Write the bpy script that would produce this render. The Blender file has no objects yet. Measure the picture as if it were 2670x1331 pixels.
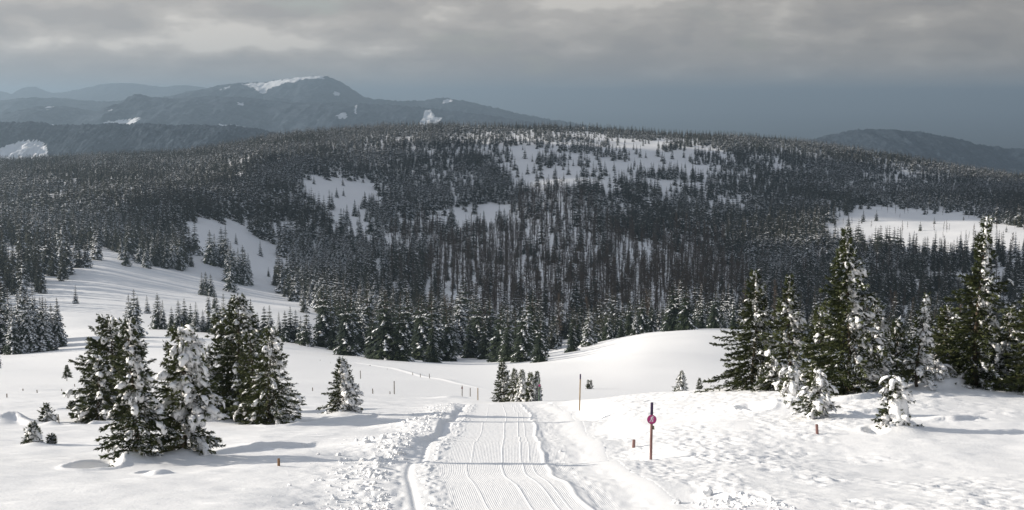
import bpy, bmesh, math, random
import numpy as np

# ------------------------------------------------------------------ camera, sky, sun, exposure
SC = bpy.context.scene
COL = SC.collection
W_PX, H_PX, FPX, HOR = 2670.0, 1331.0, 3668.0, 250.0
PITCH = math.atan((H_PX / 2 - HOR) / FPX)
cam_d = bpy.data.cameras.new('camera')
cam = bpy.data.objects.new('camera', cam_d)
COL.objects.link(cam)
cam_d.sensor_fit = 'HORIZONTAL'
cam_d.sensor_width = 36.0
cam_d.lens = 36.0 * FPX / W_PX
cam_d.clip_start = 0.5
cam_d.clip_end = 120000.0
cam.location = (0, 0, 0)
cam.rotation_euler = (math.pi / 2 - PITCH, 0, 0)
SC.camera = cam

SUN_EL = math.radians(15.5)
SUN_AH = math.radians(9.0)            # the sun stands left of the view, a little ahead of it
SUNV = np.array([-math.cos(SUN_AH) * math.cos(SUN_EL), math.sin(SUN_AH) * math.cos(SUN_EL), math.sin(SUN_EL)])
sun_d = bpy.data.lights.new('sun', 'SUN')
sun = bpy.data.objects.new('sun', sun_d)
COL.objects.link(sun)
sun_d.energy = 5.0
sun_d.angle = math.radians(0.5)
sun_d.color = (1.0, 0.925, 0.82)
from mathutils import Vector, Matrix
sun.rotation_euler = Vector(SUNV).to_track_quat('Z', 'Y').to_euler()
sun.location = (-200, 40, 300)

world = bpy.data.worlds.new('World')
SC.world = world
world.use_nodes = True


def nd(nt, typ, loc=None, **kw):
    n = nt.nodes.new(typ)
    for k, v in kw.items():
        setattr(n, k, v)
    return n


def math_n(nt, op, a, b=None, clamp=False):
    n = nt.nodes.new('ShaderNodeMath')
    n.operation = op
    n.use_clamp = clamp
    for i, v in enumerate((a, b)):
        if v is None:
            continue
        if isinstance(v, (int, float)):
            n.inputs[i].default_value = v
        else:
            nt.links.new(v, n.inputs[i])
    return n.outputs[0]


def mix_n(nt, f, a, b):
    n = nt.nodes.new('ShaderNodeMix')
    n.data_type = 'RGBA'
    n.clamp_factor = True
    for i, v in ((0, f), (6, a), (7, b)):
        if isinstance(v, (int, float)):
            n.inputs[i].default_value = v
        elif isinstance(v, tuple):
            n.inputs[i].default_value = (*v, 1.0)
        else:
            nt.links.new(v, n.inputs[i])
    return n.outputs[2]


def ramp_n(nt, f, stops, interp='EASE'):
    n = nt.nodes.new('ShaderNodeValToRGB')
    n.color_ramp.interpolation = interp
    el = n.color_ramp.elements
    while len(el) < len(stops):
        el.new(0.5)
    for e, (p, c) in zip(el, stops):
        e.position = p
        e.color = (*c, 1.0) if isinstance(c, tuple) else (c, c, c, 1.0)
    nt.links.new(f, n.inputs[0])
    return n.outputs[0]


def noise_n(nt, vec, scale, detail=6, rough=0.5, dist=0.0):
    n = nt.nodes.new('ShaderNodeTexNoise')
    n.inputs['Scale'].default_value = scale
    n.inputs['Detail'].default_value = detail
    n.inputs['Roughness'].default_value = rough
    n.inputs['Distortion'].default_value = dist
    if vec is not None:
        nt.links.new(vec, n.inputs['Vector'])
    return n.outputs[0]


def build_world():
    nt = world.node_tree
    nt.nodes.clear()
    out = nd(nt, 'ShaderNodeOutputWorld')
    bg = nd(nt, 'ShaderNodeBackground')
    bg.inputs[1].default_value = 0.1
    sky = nd(nt, 'ShaderNodeTexSky')
    sky.sky_type = 'NISHITA'
    sky.sun_disc = False
    sky.sun_elevation = SUN_EL
    sky.sun_rotation = math.atan2(SUNV[0], SUNV[1])
    sky.altitude = 1200.0
    tc = nd(nt, 'ShaderNodeTexCoord')
    sep = nd(nt, 'ShaderNodeSeparateXYZ')
    nt.links.new(tc.outputs['Generated'], sep.inputs[0])

    def mapped(scl, off):
        m = nd(nt, 'ShaderNodeMapping')
        m.inputs['Scale'].default_value = scl
        m.inputs['Location'].default_value = off
        nt.links.new(tc.outputs['Generated'], m.inputs['Vector'])
        return m.outputs[0]
    z = sep.outputs[2]
    # billows low over the horizon, drawn out sideways, with finer puffs on them
    big = noise_n(nt, mapped((6.0, 6.0, 20.0), (CLOUD_OFF[0], 4.2, CLOUD_OFF[2])), 1.0, 3, 0.5, 0.1)
    puff = noise_n(nt, mapped((15.0, 15.0, 36.0), (CLOUD_OFF[1], 1.7, 1.35)), 1.0, 7, 0.5, 0.12)
    band = noise_n(nt, mapped((3.0, 3.0, 75.0), (2.1, 7.3, 0.4)), 1.0, 4, 0.5, 0.2)
    t = math_n(nt, 'ADD', math_n(nt, 'MULTIPLY', big, 0.9), math_n(nt, 'MULTIPLY', puff, 0.95))
    t = math_n(nt, 'ADD', t, math_n(nt, 'MULTIPLY', band, 0.3))
    # tops of the billows catch the light, undersides lose it
    puff2 = noise_n(nt, mapped((15.0, 15.0, 36.0), (CLOUD_OFF[1] - 0.13, 1.7, 1.65)), 1.0, 7, 0.5, 0.12)
    emb = math_n(nt, 'MULTIPLY', math_n(nt, 'SUBTRACT', puff, puff2), 0.5)
    t = math_n(nt, 'ADD', t, emb)
    t = math_n(nt, 'SUBTRACT', t, 0.575)                       # about 0.5 on average
    cloud = ramp_n(nt, t, [(0.34, CLOUD_LO), (0.50, CLOUD_MID), (0.60, CLOUD_HI), (0.78, CLOUD_TOP)])
    # the cloud layer is brighter on the side of the sun
    dot = nd(nt, 'ShaderNodeVectorMath', operation='DOT_PRODUCT')
    nt.links.new(tc.outputs['Generated'], dot.inputs[0])
    dot.inputs[1].default_value = tuple(SUNV)
    glow = math_n(nt, 'ADD', math_n(nt, 'MULTIPLY', dot.outputs['Value'], 0.62), 0.90)
    glow = math_n(nt, 'MULTIPLY', glow, math_n(nt, 'ADD', math_n(nt, 'MULTIPLY', math_n(nt, 'MAXIMUM', z, 0.0), 1.3), 1.0))   # overcast: lighter overhead
    gm = nd(nt, 'ShaderNodeVectorMath', operation='SCALE')
    nt.links.new(cloud, gm.inputs[0])
    nt.links.new(glow, gm.inputs['Scale'])
    # breaks in the cloud: clear sky shows higher up
    cover = ramp_n(nt, math_n(nt, 'ADD', big, math_n(nt, 'MULTIPLY', z, -0.45)), [(0.18, 0.25), (0.42, 1.0)])
    c2 = mix_n(nt, cover, sky.outputs[0], gm.outputs[0])
    # far under the cloud the air thickens to slate blue
    hz = ramp_n(nt, math_n(nt, 'ADD', z, math_n(nt, 'MULTIPLY', math_n(nt, 'SUBTRACT', band, 0.5), 0.02)),
                [(0.0, 1.0), (0.006, 0.85), (0.026, 0.0)], 'LINEAR')
    c3 = mix_n(nt, math_n(nt, 'MULTIPLY', hz, 0.7), c2, SLATE)
    nt.links.new(c3, bg.inputs[0])
    nt.links.new(bg.outputs[0], out.inputs[0])
    world.cycles.sampling_method = 'MANUAL'
    world.cycles.sample_map_resolution = 512


CLOUD_OFF = (2.75, 7.6, 0.3)
CLOUD_LO, CLOUD_MID = (2.5, 2.47, 2.45), (2.85, 2.78, 2.7)
CLOUD_HI, CLOUD_TOP = (3.2, 3.1, 2.98), (4.2, 4.05, 3.82)
SLATE = (2.35, 2.42, 2.48)
build_world()

SC.render.engine = 'CYCLES'
SC.cycles.use_denoising = True
SC.cycles.max_bounces = 8
SC.cycles.diffuse_bounces = 3
SC.cycles.glossy_bounces = 2
SC.cycles.volume_bounces = 0
SC.cycles.caustics_reflective = False
SC.cycles.caustics_refractive = False
SC.view_settings.view_transform = 'Standard'
SC.view_settings.look = 'None'
SC.view_settings.exposure = 0.53
SC.view_settings.gamma = 1.0
SC.view_settings.use_curve_mapping = False

HAZE_DENSITY = 1.15e-4
rng = np.random.default_rng(7)
random.seed(7)


# ------------------------------------------------------------------ picture <-> place
CP, SP = math.cos(PITCH), math.sin(PITCH)


def slope_of(py):                     # Z/Y of the ray through row py
    y = (H_PX / 2 - np.asarray(py, float)) / FPX
    return (-SP + y * CP) / (CP + y * SP)


def side_of(px, py):                  # X/Y of the ray through (px, py)
    y = (H_PX / 2 - np.asarray(py, float)) / FPX
    return (np.asarray(px, float) - W_PX / 2) / FPX / (CP + y * SP)


def project(X, Y, Z):
    cz = np.maximum(Y * CP - Z * SP, 1e-3)
    return W_PX / 2 + FPX * X / cz, H_PX / 2 - FPX * (Y * SP + Z * CP) / cz


# ------------------------------------------------------------------ noise
_perm = np.random.default_rng(11).random((256, 256))


def vnoise(x, y):
    xi = np.floor(x).astype(np.int64)
    yi = np.floor(y).astype(np.int64)
    fx, fy = x - xi, y - yi
    fx = fx * fx * fx * (fx * (fx * 6 - 15) + 10)
    fy = fy * fy * fy * (fy * (fy * 6 - 15) + 10)
    a = _perm[xi & 255, yi & 255]
    b = _perm[(xi + 1) & 255, yi & 255]
    c = _perm[xi & 255, (yi + 1) & 255]
    d = _perm[(xi + 1) & 255, (yi + 1) & 255]
    return (a + (b - a) * fx) * (1 - fy) + (c + (d - c) * fx) * fy


def fbm(x, y, octv=4, gain=0.5):
    s, a, n = 0.0, 1.0, 0.0
    for k in range(octv):
        s = s + a * (vnoise(x * 2 ** k + 17.3 * k, y * 2 ** k - 9.1 * k) - 0.5)
        n += a
        a *= gain
    return s / n * 2


def sstep(a, b, x):
    t = np.clip((x - a) / (b - a), 0, 1)
    return t * t * (3 - 2 * t)


# ------------------------------------------------------------------ lie of the land
PXC = np.array([-800, 0, 250, 500, 750, 1000, 1300, 1500, 1700, 2000, 2300, 2670, 3500], float)


def _c(v):
    return [v] * 13


FEAT = [   # depth in metres along the view, row of the picture, for each column of PXC
    (_c(31), _c(1331)),
    (_c(46), [1200] * 8 + [1198, 1193, 1190, 1190, 1190]),
    (_c(62), [1128, 1128, 1128, 1128, 1128, 1128, 1126, 1116, 1098, 1065, 1047, 1047, 1047]),
    ([105, 105, 105, 105, 105, 107, 108, 100, 92, 82, 74, 72, 72], [1045, 1042, 1042, 1042, 1045, 1052, 1054, 1047, 1030, 1010, 992, 998, 1003]),
    ([150, 150, 150, 150, 150, 150, 150, 147, 140, 125, 115, 112, 112], [1015, 1012, 1012, 1012, 1018, 1030, 1040, 1044, 1052, 1050, 1060, 1065, 1065]),
    (_c(220), [985, 982, 980, 980, 985, 995, 1003, 1003, 1000, 1010, 1050, 1060, 1060]),
    (_c(300), [955, 950, 948, 945, 950, 962, 968, 958, 935, 945, 1010, 1050, 1050]),
    (_c(375), [930, 920, 905, 900, 920, 938, 944, 922, 882, 890, 980, 1030, 1030]),
    (_c(450), [900, 880, 860, 864, 885, 925, 936, 906, 866, 868, 950, 1000, 1000]),
    (_c(540), [825, 820, 822, 838, 862, 905, 925, 922, 885, 890, 950, 970, 970]),
    (_c(660), [735, 756, 766, 790, 815, 850, 860, 850, 840, 860, 890, 900, 900]),
    (_c(840), [630, 668, 672, 715, 765, 760, 770, 760, 760, 780, 790, 790, 790]),
    (_c(1050), [570, 588, 600, 585, 680, 665, 670, 650, 680, 710, 690, 660, 650]),
    (_c(1450), [500, 498, 495, 490, 475, 530, 540, 500, 530, 560, 560, 560, 560]),
    (_c(1800), [460, 455, 445, 440, 405, 425, 420, 420, 430, 450, 490, 510, 520]),
    (_c(2200), [432, 427, 417, 402, 362, 342, 342, 345, 358, 372, 412, 468, 480]),
    (_c(2800), [447, 442, 432, 417, 385, 365, 360, 362, 375, 390, 430, 490, 500]),
    (_c(4000), _c(475)),
    (_c(7000), _c(480)),
    (_c(12000), _c(400)),
    (_c(40000), _c(297)),
]


def _cubic_table(x, y):
    """smooth (limited) slopes for a cubic through the points"""
    h = np.diff(x)
    dl = np.diff(y) / h
    m = np.zeros_like(y)
    m[1:-1] = (dl[:-1] * h[1:] + dl[1:] * h[:-1]) / (h[1:] + h[:-1])
    m[0], m[-1] = dl[0], dl[-1]
    return m


def _interp(x, y, q):
    m = _cubic_table(x, y)
    q = np.clip(q, x[0], x[-1])
    i = np.clip(np.searchsorted(x, q) - 1, 0, len(x) - 2)
    h = x[i + 1] - x[i]
    t = (q - x[i]) / h
    return ((2 * t ** 3 - 3 * t ** 2 + 1) * y[i] + (t ** 3 - 2 * t ** 2 + t) * h * m[i]
            + (-2 * t ** 3 + 3 * t ** 2) * y[i + 1] + (t ** 3 - t ** 2) * h * m[i + 1])


_FA = [(side_of(PXC, np.array(p, float)), np.array(d, float), slope_of(p)) for d, p in FEAT]
Z31 = float(slope_of(1331)) * 31.0
Z46 = float(slope_of(1200)) * 46.0
GRADE = (Z46 - Z31) / 15.0


def base_z(X, Y):
    X = np.asarray(X, float)
    Y = np.asarray(Y, float)
    Yc = np.maximum(Y, 31.0)
    a = X / Yc
    D = np.stack([_interp(fa, fd, a) for fa, fd, fs in _FA])
    S = np.stack([_interp(fa, fs, a) for fa, fd, fs in _FA])
    Wv = 1.0 / D                                   # decreasing with the index
    w = 1.0 / Yc
    n = len(_FA)
    k = np.clip((Wv > w).sum(0) - 1, 0, n - 2)
    # slopes
    dl = (S[1:] - S[:-1]) / (Wv[1:] - Wv[:-1])
    hh = np.abs(Wv[1:] - Wv[:-1])
    M = np.empty_like(S)
    M[1:-1] = (dl[:-1] * hh[1:] + dl[1:] * hh[:-1]) / (hh[1:] + hh[:-1])
    M[0], M[-1] = dl[0], dl[-1]
    idx = np.arange(X.size)
    Wf, Sf, Mf = Wv.reshape(n, -1), S.reshape(n, -1), M.reshape(n, -1)
    kf = k.reshape(-1)
    w0, w1 = Wf[kf, idx], Wf[kf + 1, idx]
    h = w1 - w0
    t = np.clip((w.reshape(-1) - w0) / h, 0, 1)
    s = ((2 * t ** 3 - 3 * t ** 2 + 1) * Sf[kf, idx] + (t ** 3 - 2 * t ** 2 + t) * h * Mf[kf, idx]
         + (-2 * t ** 3 + 3 * t ** 2) * Sf[kf + 1, idx] + (t ** 3 - t ** 2) * h * Mf[kf + 1, idx])
    z = s.reshape(X.shape) * Yc
    return np.where(Y < 31.0, Z31 + (Y - 31.0) * GRADE, z)


def dist_seg(X, Y, pts):
    best = np.full(X.shape, 1e9)
    side = np.zeros(X.shape)
    tt = np.zeros(X.shape)
    n = len(pts) - 1
    for i in range(n):
        (x0, y0), (x1, y1) = pts[i], pts[i + 1]
        dx, dy = x1 - x0, y1 - y0
        L2 = dx * dx + dy * dy
        t = np.clip(((X - x0) * dx + (Y - y0) * dy) / L2, 0, 1)
        d = np.hypot(X - x0 - t * dx, Y - y0 - t * dy)
        s = np.sign((Y - y0) * dx - (X - x0) * dy)
        m = d < best
        best = np.where(m, d, best)
        side = np.where(m, s, side)
        tt = np.where(m, (i + t) / n, tt)
    return best, side, tt


def ray_ground(px, py, dmin=24.0, dmax=3000.0):
    """the first place where the ray through (px, py) meets the land"""
    d = np.exp(np.linspace(math.log(dmin), math.log(dmax), 900))
    x = d * side_of(px, py)
    diff = base_z(x, d) - d * slope_of(py)
    k = np.argmax(diff >= 0)
    if diff[k] < 0:
        k = len(d) - 1
    dd = d[k]
    if k > 0 and diff[k - 1] < 0:
        f = -diff[k - 1] / (diff[k] - diff[k - 1])
        dd = d[k - 1] + f * (d[k] - d[k - 1])
    return float(dd * side_of(px, py)), float(dd)


# the groomed path runs nearly straight away from the camera
PATH_Y0, PATH_Y1 = 14.0, 111.0


def path_shift(Y):
    return 1.15 * (1 - sstep(29.0, 44.0, Y)) + 0.9 * np.clip((31 - Y) / 12, 0, 2) - 0.35 * sstep(80, 108, Y)


def path_wave(Y):                     # the dips the groomer leaves
    return (0.16 * np.sin(Y * 0.47 + 0.9) + 0.10 * np.sin(Y * 0.83 + 2.0)) * sstep(20, 36, Y) * (1 - 0.5 * sstep(60, 105, Y))


DRIFTS = []                           # (polyline in X/Y, height, near width, far width)
for pts, h, wn, wf in [
    ([(520, 1188), (600, 1180), (715, 1168), (800, 1163), (945, 1149)], 0.22, 0.16, 1.3),
    ([(735, 1112), (800, 1106), (880, 1098), (960, 1090), (1075, 1078)], 0.20, 0.16, 1.6),
    ([(170, 1104), (240, 1103), (330, 1100)], 0.16, 0.10, 1.2),
    ([(750, 1078), (840, 1076), (1000, 1068)], 0.16, 0.12, 1.5),
    ([(2190, 1086), (2290, 1080), (2330, 1076)], 0.16, 0.12, 0.9),
    ([(2180, 1052), (2240, 1048), (2300, 1040)], 0.25, 0.14, 1.2),
    ([(2410, 1104), (2480, 1102), (2560, 1096)], 0.18, 0.12, 1.0),
    ([(2410, 1025), (2480, 1016), (2580, 1004)], 0.35, 0.2, 1.2),
    ([(-20, 1100), (40, 1096), (90, 1104)], 0.32, 0.20, 0.9),
    ([(390, 1236), (450, 1232)], 0.14, 0.10, 0.6),
    ([(835, 943), (930, 950), (1030, 966), (1130, 984), (1275, 1012)], 0.18, 0.5, 0.8),
    ([(170, 884), (260, 880), (330, 884)], 0.4, 1.2, 3.0),
]:
    DRIFTS.append(([ray_ground(a, b) for a, b in pts], h, wn, wf))
# hollows scoured round the feet of trees: (X, Y, rx, ry, depth) and mounds of drifted snow
HOLLOWS, MOUNDS = [], []
for a, b, rx, ry, dp in [(245, 1212, 0.75, 1.6, 0.55), (190, 1066, 0.7, 2.6, 0.5), (225, 1100, 0.6, 1.5, 0.4),
                         (1965, 1068, 0.75, 2.2, 0.55), (2280, 1128, 0.4, 0.8, 0.25), (720, 1106, 0.9, 1.6, 0.3), (390, 1228, 0.35, 0.6, 0.2)]:
    x, y = ray_ground(a, b)
    HOLLOWS.append((x, y, rx, ry, dp))
for a, b, rx, ry, dp in [(480, 1196, 1.0, 1.2, 0.45), (340, 1204, 0.6, 0.8, 0.4), (2050, 1060, 1.2, 1.6, 0.35), (2340, 1126, 0.9, 1.0, 0.25),
                         (2560, 1000, 1.8, 1.8, 0.6), (2440, 1012, 1.0, 1.0, 0.3), (132, 1104, 0.5, 0.7, 0.22), (90, 1158, 0.5, 0.8, 0.15),
                         (20, 1098, 0.7, 1.5, 0.3), (895, 1082, 1.2, 1.5, 0.25), (1180, 1042, 1.6, 4.0, 0.45)]:
    x, y = ray_ground(a, b)
    MOUNDS.append((x, y, rx, ry, dp))


def path_floor(Y):
    """height of the groomed strip: the land smoothed across the strip"""
    return base_z(np.full_like(Y, -1.0), Y) + path_wave(Y) - 0.10


def path_profile(u, Y):
    """cross-section of the path and its banks; u is measured from the path's own line"""
    bank_h = (0.13 + 0.14 * fbm(Y * 0.35, Y * 0 + 3.3, 3)) * sstep(36, 52, Y) + 0.03
    steep = sstep(48, 58, Y) * (1 - sstep(88, 104, Y))
    left = bank_h * sstep(-3.25, -4.35 + 0.75 * steep, u) * (1 - 0.45 * sstep(-4.2, -6.2, u))
    groove = -0.035 * np.exp(-((u + 3.22) / 0.09) ** 2)
    shoulder = 0.018 * np.exp(-((u + 2.75) / 0.35) ** 2)
    wob = 0.10 * fbm(Y * 0.5, Y * 0 + 8.8, 3) * 1.4
    ridge = 0.026 * np.exp(-((u - 1.10 - wob) / 0.085) ** 2)
    lane = -0.03 * sstep(1.2, 1.5, u)
    right = 0.10 * sstep(2.2, 3.4, u + 0.25 * fbm(Y * 0.25, Y * 0 + 5.1, 2)) * (1 - 0.3 * sstep(3.3, 4.5, u))
    return left + groove + shoulder + ridge + lane + right


def ground_z(X, Y, fine=True):
    z = base_z(X, Y)
    dist = np.hypot(X, Y)
    # broad swells on the far land, gentler close by
    z = z + fbm(X / 60.0, Y / 60.0, 3) * np.clip(dist / 400.0, 0, 1.6) * (dist < 3500)
    if not fine:
        return z
    near = 1 - sstep(110, 190, Y)
    u = X - path_shift(Y)
    inpath = sstep(-8.0, -4.4, u) * (1 - sstep(3.4, 6.0, u)) * sstep(8, 14, Y) * (1 - sstep(106, 113, Y))
    smooth_n = fbm(X / 6.0, Y / 9.0, 3) * 0.16 + fbm(X / 1.6, Y / 2.6, 3) * 0.035
    # wind crust on the right of the path: short tilted scales of snow
    cr = sstep(3.0, 4.2, u) * (1 - sstep(95, 120, Y)) * sstep(10, 20, Y)
    patch = sstep(-0.15, 0.35, fbm(X / 3.0 + 4, Y / 7.0, 3) + 0.25 * (1 - sstep(5, 15, X - 0.09 * Y)))
    cr = cr * (0.12 + 1.0 * patch)
    sx, sy = X * 0.9 + Y * 0.25, Y - 0.2 * X
    q = fbm(sx / 0.46, sy / 0.62, 4, 0.6)
    crust = (np.abs(q) * -1.0 + 0.35) * 0.085 + fbm(sx / 0.16, sy / 0.3, 3) * 0.045
    rip = fbm(X / 0.9, Y / 0.33, 3) * 0.018 + np.maximum(fbm(X / 2.2 + 9, Y / 0.7, 3) - 0.25, 0) * 0.10
    side = smooth_n + cr * crust + (1 - cr) * rip
    drift = np.zeros(X.shape)
    for pts, h, wn, wf in DRIFTS:
        xs = [p[0] for p in pts]
        ys = [p[1] for p in pts]
        m = (X > min(xs) - 6) & (X < max(xs) + 6) & (Y > min(ys) - 4) & (Y < max(ys) + 14)
        if not m.any():
            continue
        xx, yy = X[m], Y[m]
        yy2 = yy + 0.35 * fbm(xx * 0.9, xx * 0 + h * 10, 3)
        d, s, t = dist_seg(xx, yy2, pts)
        nearside = s < 0
        env = np.sin(np.clip(t, 0.001, 0.999) * math.pi) ** 0.6
        drift[m] += h * env * np.where(nearside, np.exp(-(d / wn) ** 2), np.exp(-(d / wf) ** 1.5))
    for x0, y0, rx, ry, dp in HOLLOWS:
        r = np.hypot((X - x0) / rx, (Y - y0) / ry) + 0.12 * fbm(X * 1.3, Y * 0.8, 2)
        side = side - dp * (1 - sstep(0.55, 1.05, r)) + 0.12 * dp * np.exp(-((r - 1.15) / 0.16) ** 2)
    for x0, y0, rx, ry, dp in MOUNDS:
        r = np.hypot((X - x0) / rx, (Y - y0) / ry) + 0.2 * fbm(X * 1.1, Y * 0.8, 3)
        side = side + dp * np.exp(-r * r)
    prof = path_profile(u, Y) + path_floor(Y) + 0.05 * fbm(X / 0.35, Y / 0.4, 3) * sstep(-3.5, -4.0, u) + cr * crust * 0.8
    z = np.where(inpath > 0, (z + side * near) * (1 - inpath) + prof * inpath, z + side * near + drift)
    # the sheet of the path lies above the ground between its banks
    z = z - 0.16 * sstep(-4.25, -4.0, u) * (1 - sstep(3.2, 3.45, u)) * (Y > PATH_Y0 + 0.5) * (Y < PATH_Y1 - 0.8)
    return z


def gz(x, y):
    return float(ground_z(np.array([float(x)]), np.array([float(y)]))[0])


# ------------------------------------------------------------------ mesh helpers
def mk_mesh(name, V, F, mats=(), midx=None, smooth=False):
    V = np.asarray(V, np.float32)
    F = np.asarray(F, np.int32)
    me = bpy.data.meshes.new(name)
    nf, k = F.shape
    me.vertices.add(len(V))
    me.vertices.foreach_set('co', V.reshape(-1))
    me.loops.add(nf * k)
    me.loops.foreach_set('vertex_index', F.reshape(-1))
    me.polygons.add(nf)
    me.polygons.foreach_set('loop_start', np.arange(0, nf * k, k, dtype=np.int32))
    for m in mats:
        me.materials.append(m)
    if midx is not None:
        me.polygons.foreach_set('material_index', np.asarray(midx, np.int32))
    me.polygons.foreach_set('use_smooth', np.full(nf, smooth))
    me.update(calc_edges=True)
    return me


def mk_obj(name, me, parent=None, loc=None):
    o = bpy.data.objects.new(name, me)
    COL.objects.link(o)
    if loc is not None:
        o.location = loc
    if parent is not None:
        o.parent = parent
    return o


def empty(name, loc, rz=0.0, scale=1.0):
    o = bpy.data.objects.new(name, None)
    COL.objects.link(o)
    o.empty_display_size = 0.2
    o.location = loc
    o.rotation_euler = (0, 0, rz)
    o.scale = (scale,) * 3
    return o


def tag(o, label=None, cat=None, group=None, kind=None):
    for k, v in (('label', label), ('category', cat), ('group', group), ('kind', kind)):
        if v:
            o[k] = v
    return o


def grid_faces(nr, nc):
    i = np.arange(nr * nc).reshape(nr, nc)
    return np.stack([i[:-1, :-1], i[:-1, 1:], i[1:, 1:], i[1:, :-1]], -1).reshape(-1, 4)


def ico(sub):
    bm = bmesh.new()
    bmesh.ops.create_icosphere(bm, subdivisions=sub, radius=1.0)
    V = np.array([v.co[:] for v in bm.verts])
    F = np.array([[v.index for v in f.verts] for f in bm.faces])
    bm.free()
    return V, F


ICO1, ICO2, ICO3 = ico(1), ico(2), ico(3)


class Acc:
    def __init__(self):
        self.V, self.F, self.M, self.n = [], [], [], 0

    def add(self, V, F, m=0):
        self.V.append(V)
        self.F.append(np.asarray(F) + self.n)
        self.M.append(np.full(len(F), m))
        self.n += len(V)

    def mesh(self, name, mats, smooth=False):
        return mk_mesh(name, np.concatenate(self.V), np.concatenate(self.F), mats, np.concatenate(self.M), smooth)


def tube(pts, rad, n=6):
    """triangles of a tube along pts"""
    P = np.asarray(pts, float)
    R = np.broadcast_to(np.asarray(rad, float), (len(P),))
    T = np.gradient(P, axis=0)
    T /= np.linalg.norm(T, axis=1, keepdims=True) + 1e-9
    ref = np.where(np.abs(T[:, 2:3]) > 0.9, np.array([[1.0, 0, 0]]), np.array([[0, 0, 1.0]]))
    A = np.cross(T, ref)
    A /= np.linalg.norm(A, axis=1, keepdims=True) + 1e-9
    B = np.cross(T, A)
    an = np.arange(n) / n * 2 * math.pi
    V = (P[:, None, :] + R[:, None, None] * (np.cos(an)[None, :, None] * A[:, None, :] + np.sin(an)[None, :, None] * B[:, None, :])).reshape(-1, 3)
    F = []
    for i in range(len(P) - 1):
        for j in range(n):
            a, b = i * n + j, i * n + (j + 1) % n
            F += [(a, b, b + n), (a, b + n, a + n)]
    c = len(V)
    V = np.vstack([V, P[-1:], P[:1]])
    e = (len(P) - 1) * n
    for j in range(n):
        F.append((e + j, e + (j + 1) % n, c))
        F.append(((j + 1) % n, j, c + 1))
    return V, np.array(F)


# ------------------------------------------------------------------ materials
def mat_base(name):
    m = bpy.data.materials.new(name)
    m.use_nodes = True
    nt = m.node_tree
    b = nt.nodes['Principled BSDF']
    return m, nt, b


def bump_n(nt, b, h, strength, dist):
    n = nd(nt, 'ShaderNodeBump')
    n.inputs['Strength'].default_value = strength
    n.inputs['Distance'].default_value = dist
    nt.links.new(h, n.inputs['Height'])
    nt.links.new(n.outputs[0], b.inputs['Normal'])


def mat_snow(name, scale=1.0, bump=0.25, col=(0.885, 0.88, 0.875)):
    m, nt, b = mat_base(name)
    tc = nd(nt, 'ShaderNodeTexCoord')
    v = tc.outputs['Object']
    n1 = noise_n(nt, v, 0.6 * scale, 4, 0.5)
    c = mix_n(nt, n1, tuple(x * 0.97 for x in col), tuple(min(0.92, x * 1.03) for x in col))
    nt.links.new(c, b.inputs['Base Color'])
    b.inputs['Roughness'].default_value = 0.62
    b.inputs['Specular IOR Level'].default_value = 0.25
    if bump:
        h = math_n(nt, 'ADD', noise_n(nt, v, 9.0 * scale, 5, 0.6), math_n(nt, 'MULTIPLY', noise_n(nt, v, 38.0 * scale, 2, 0.5), 0.3))
        bump_n(nt, b, h, bump, 0.05)
    return m


def mat_needles(name, dark, light, scale):
    m, nt, b = mat_base(name)
    tc = nd(nt, 'ShaderNodeTexCoord')
    oi = nd(nt, 'ShaderNodeObjectInfo')
    n = noise_n(nt, tc.outputs['Object'], scale, 4, 0.6)
    f = math_n(nt, 'ADD', ramp_n(nt, n, [(0.35, 0.0), (0.65, 1.0)]), math_n(nt, 'MULTIPLY', math_n(nt, 'SUBTRACT', oi.outputs['Random'], 0.5), 0.5), True)
    nt.links.new(mix_n(nt, f, dark, light), b.inputs['Base Color'])
    b.inputs['Roughness'].default_value = 0.6
    b.inputs['Specular IOR Level'].default_value = 0.2
    return m


def mat_noise(name, c1, c2, scale, stretch=(1, 1, 1), rough=0.8, bump=0.0):
    m, nt, b = mat_base(name)
    tc = nd(nt, 'ShaderNodeTexCoord')
    mp = nd(nt, 'ShaderNodeMapping')
    mp.inputs['Scale'].default_value = stretch
    nt.links.new(tc.outputs['Object'], mp.inputs['Vector'])
    n = noise_n(nt, mp.outputs[0], scale, 5, 0.6)
    nt.links.new(mix_n(nt, ramp_n(nt, n, [(0.3, 0.0), (0.7, 1.0)]), c1, c2), b.inputs['Base Color'])
    b.inputs['Roughness'].default_value = rough
    b.inputs['Specular IOR Level'].default_value = 0.2
    if bump:
        bump_n(nt, b, n, bump, 0.01)
    return m


M_GROUND = mat_snow('snow_ground', 1.0, 0.32)
M_PATH = mat_snow('snow_groomed', 2.0, 0.12)
M_SNOW = mat_snow('snow_on_trees', 2.0, 0.3)
M_SNOWFAR = mat_snow('snow_on_far_trees', 1.0, 0.0, (0.84, 0.855, 0.88))
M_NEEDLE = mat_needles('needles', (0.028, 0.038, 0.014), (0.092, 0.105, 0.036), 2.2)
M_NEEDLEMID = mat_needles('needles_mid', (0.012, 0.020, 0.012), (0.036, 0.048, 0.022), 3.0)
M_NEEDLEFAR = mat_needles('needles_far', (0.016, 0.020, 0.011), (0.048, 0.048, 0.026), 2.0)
M_BARK = mat_noise('bark', (0.035, 0.026, 0.018), (0.11, 0.085, 0.062), 9.0, (1, 1, 0.25), 0.9, 0.5)
M_BARE = mat_noise('bare_twigs', (0.055, 0.040, 0.030), (0.13, 0.095, 0.068), 2.0)
M_WOOD = mat_noise('post_wood', (0.10, 0.055, 0.030), (0.26, 0.16, 0.09), 14.0, (1, 1, 0.12), 0.85, 0.4)
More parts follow.
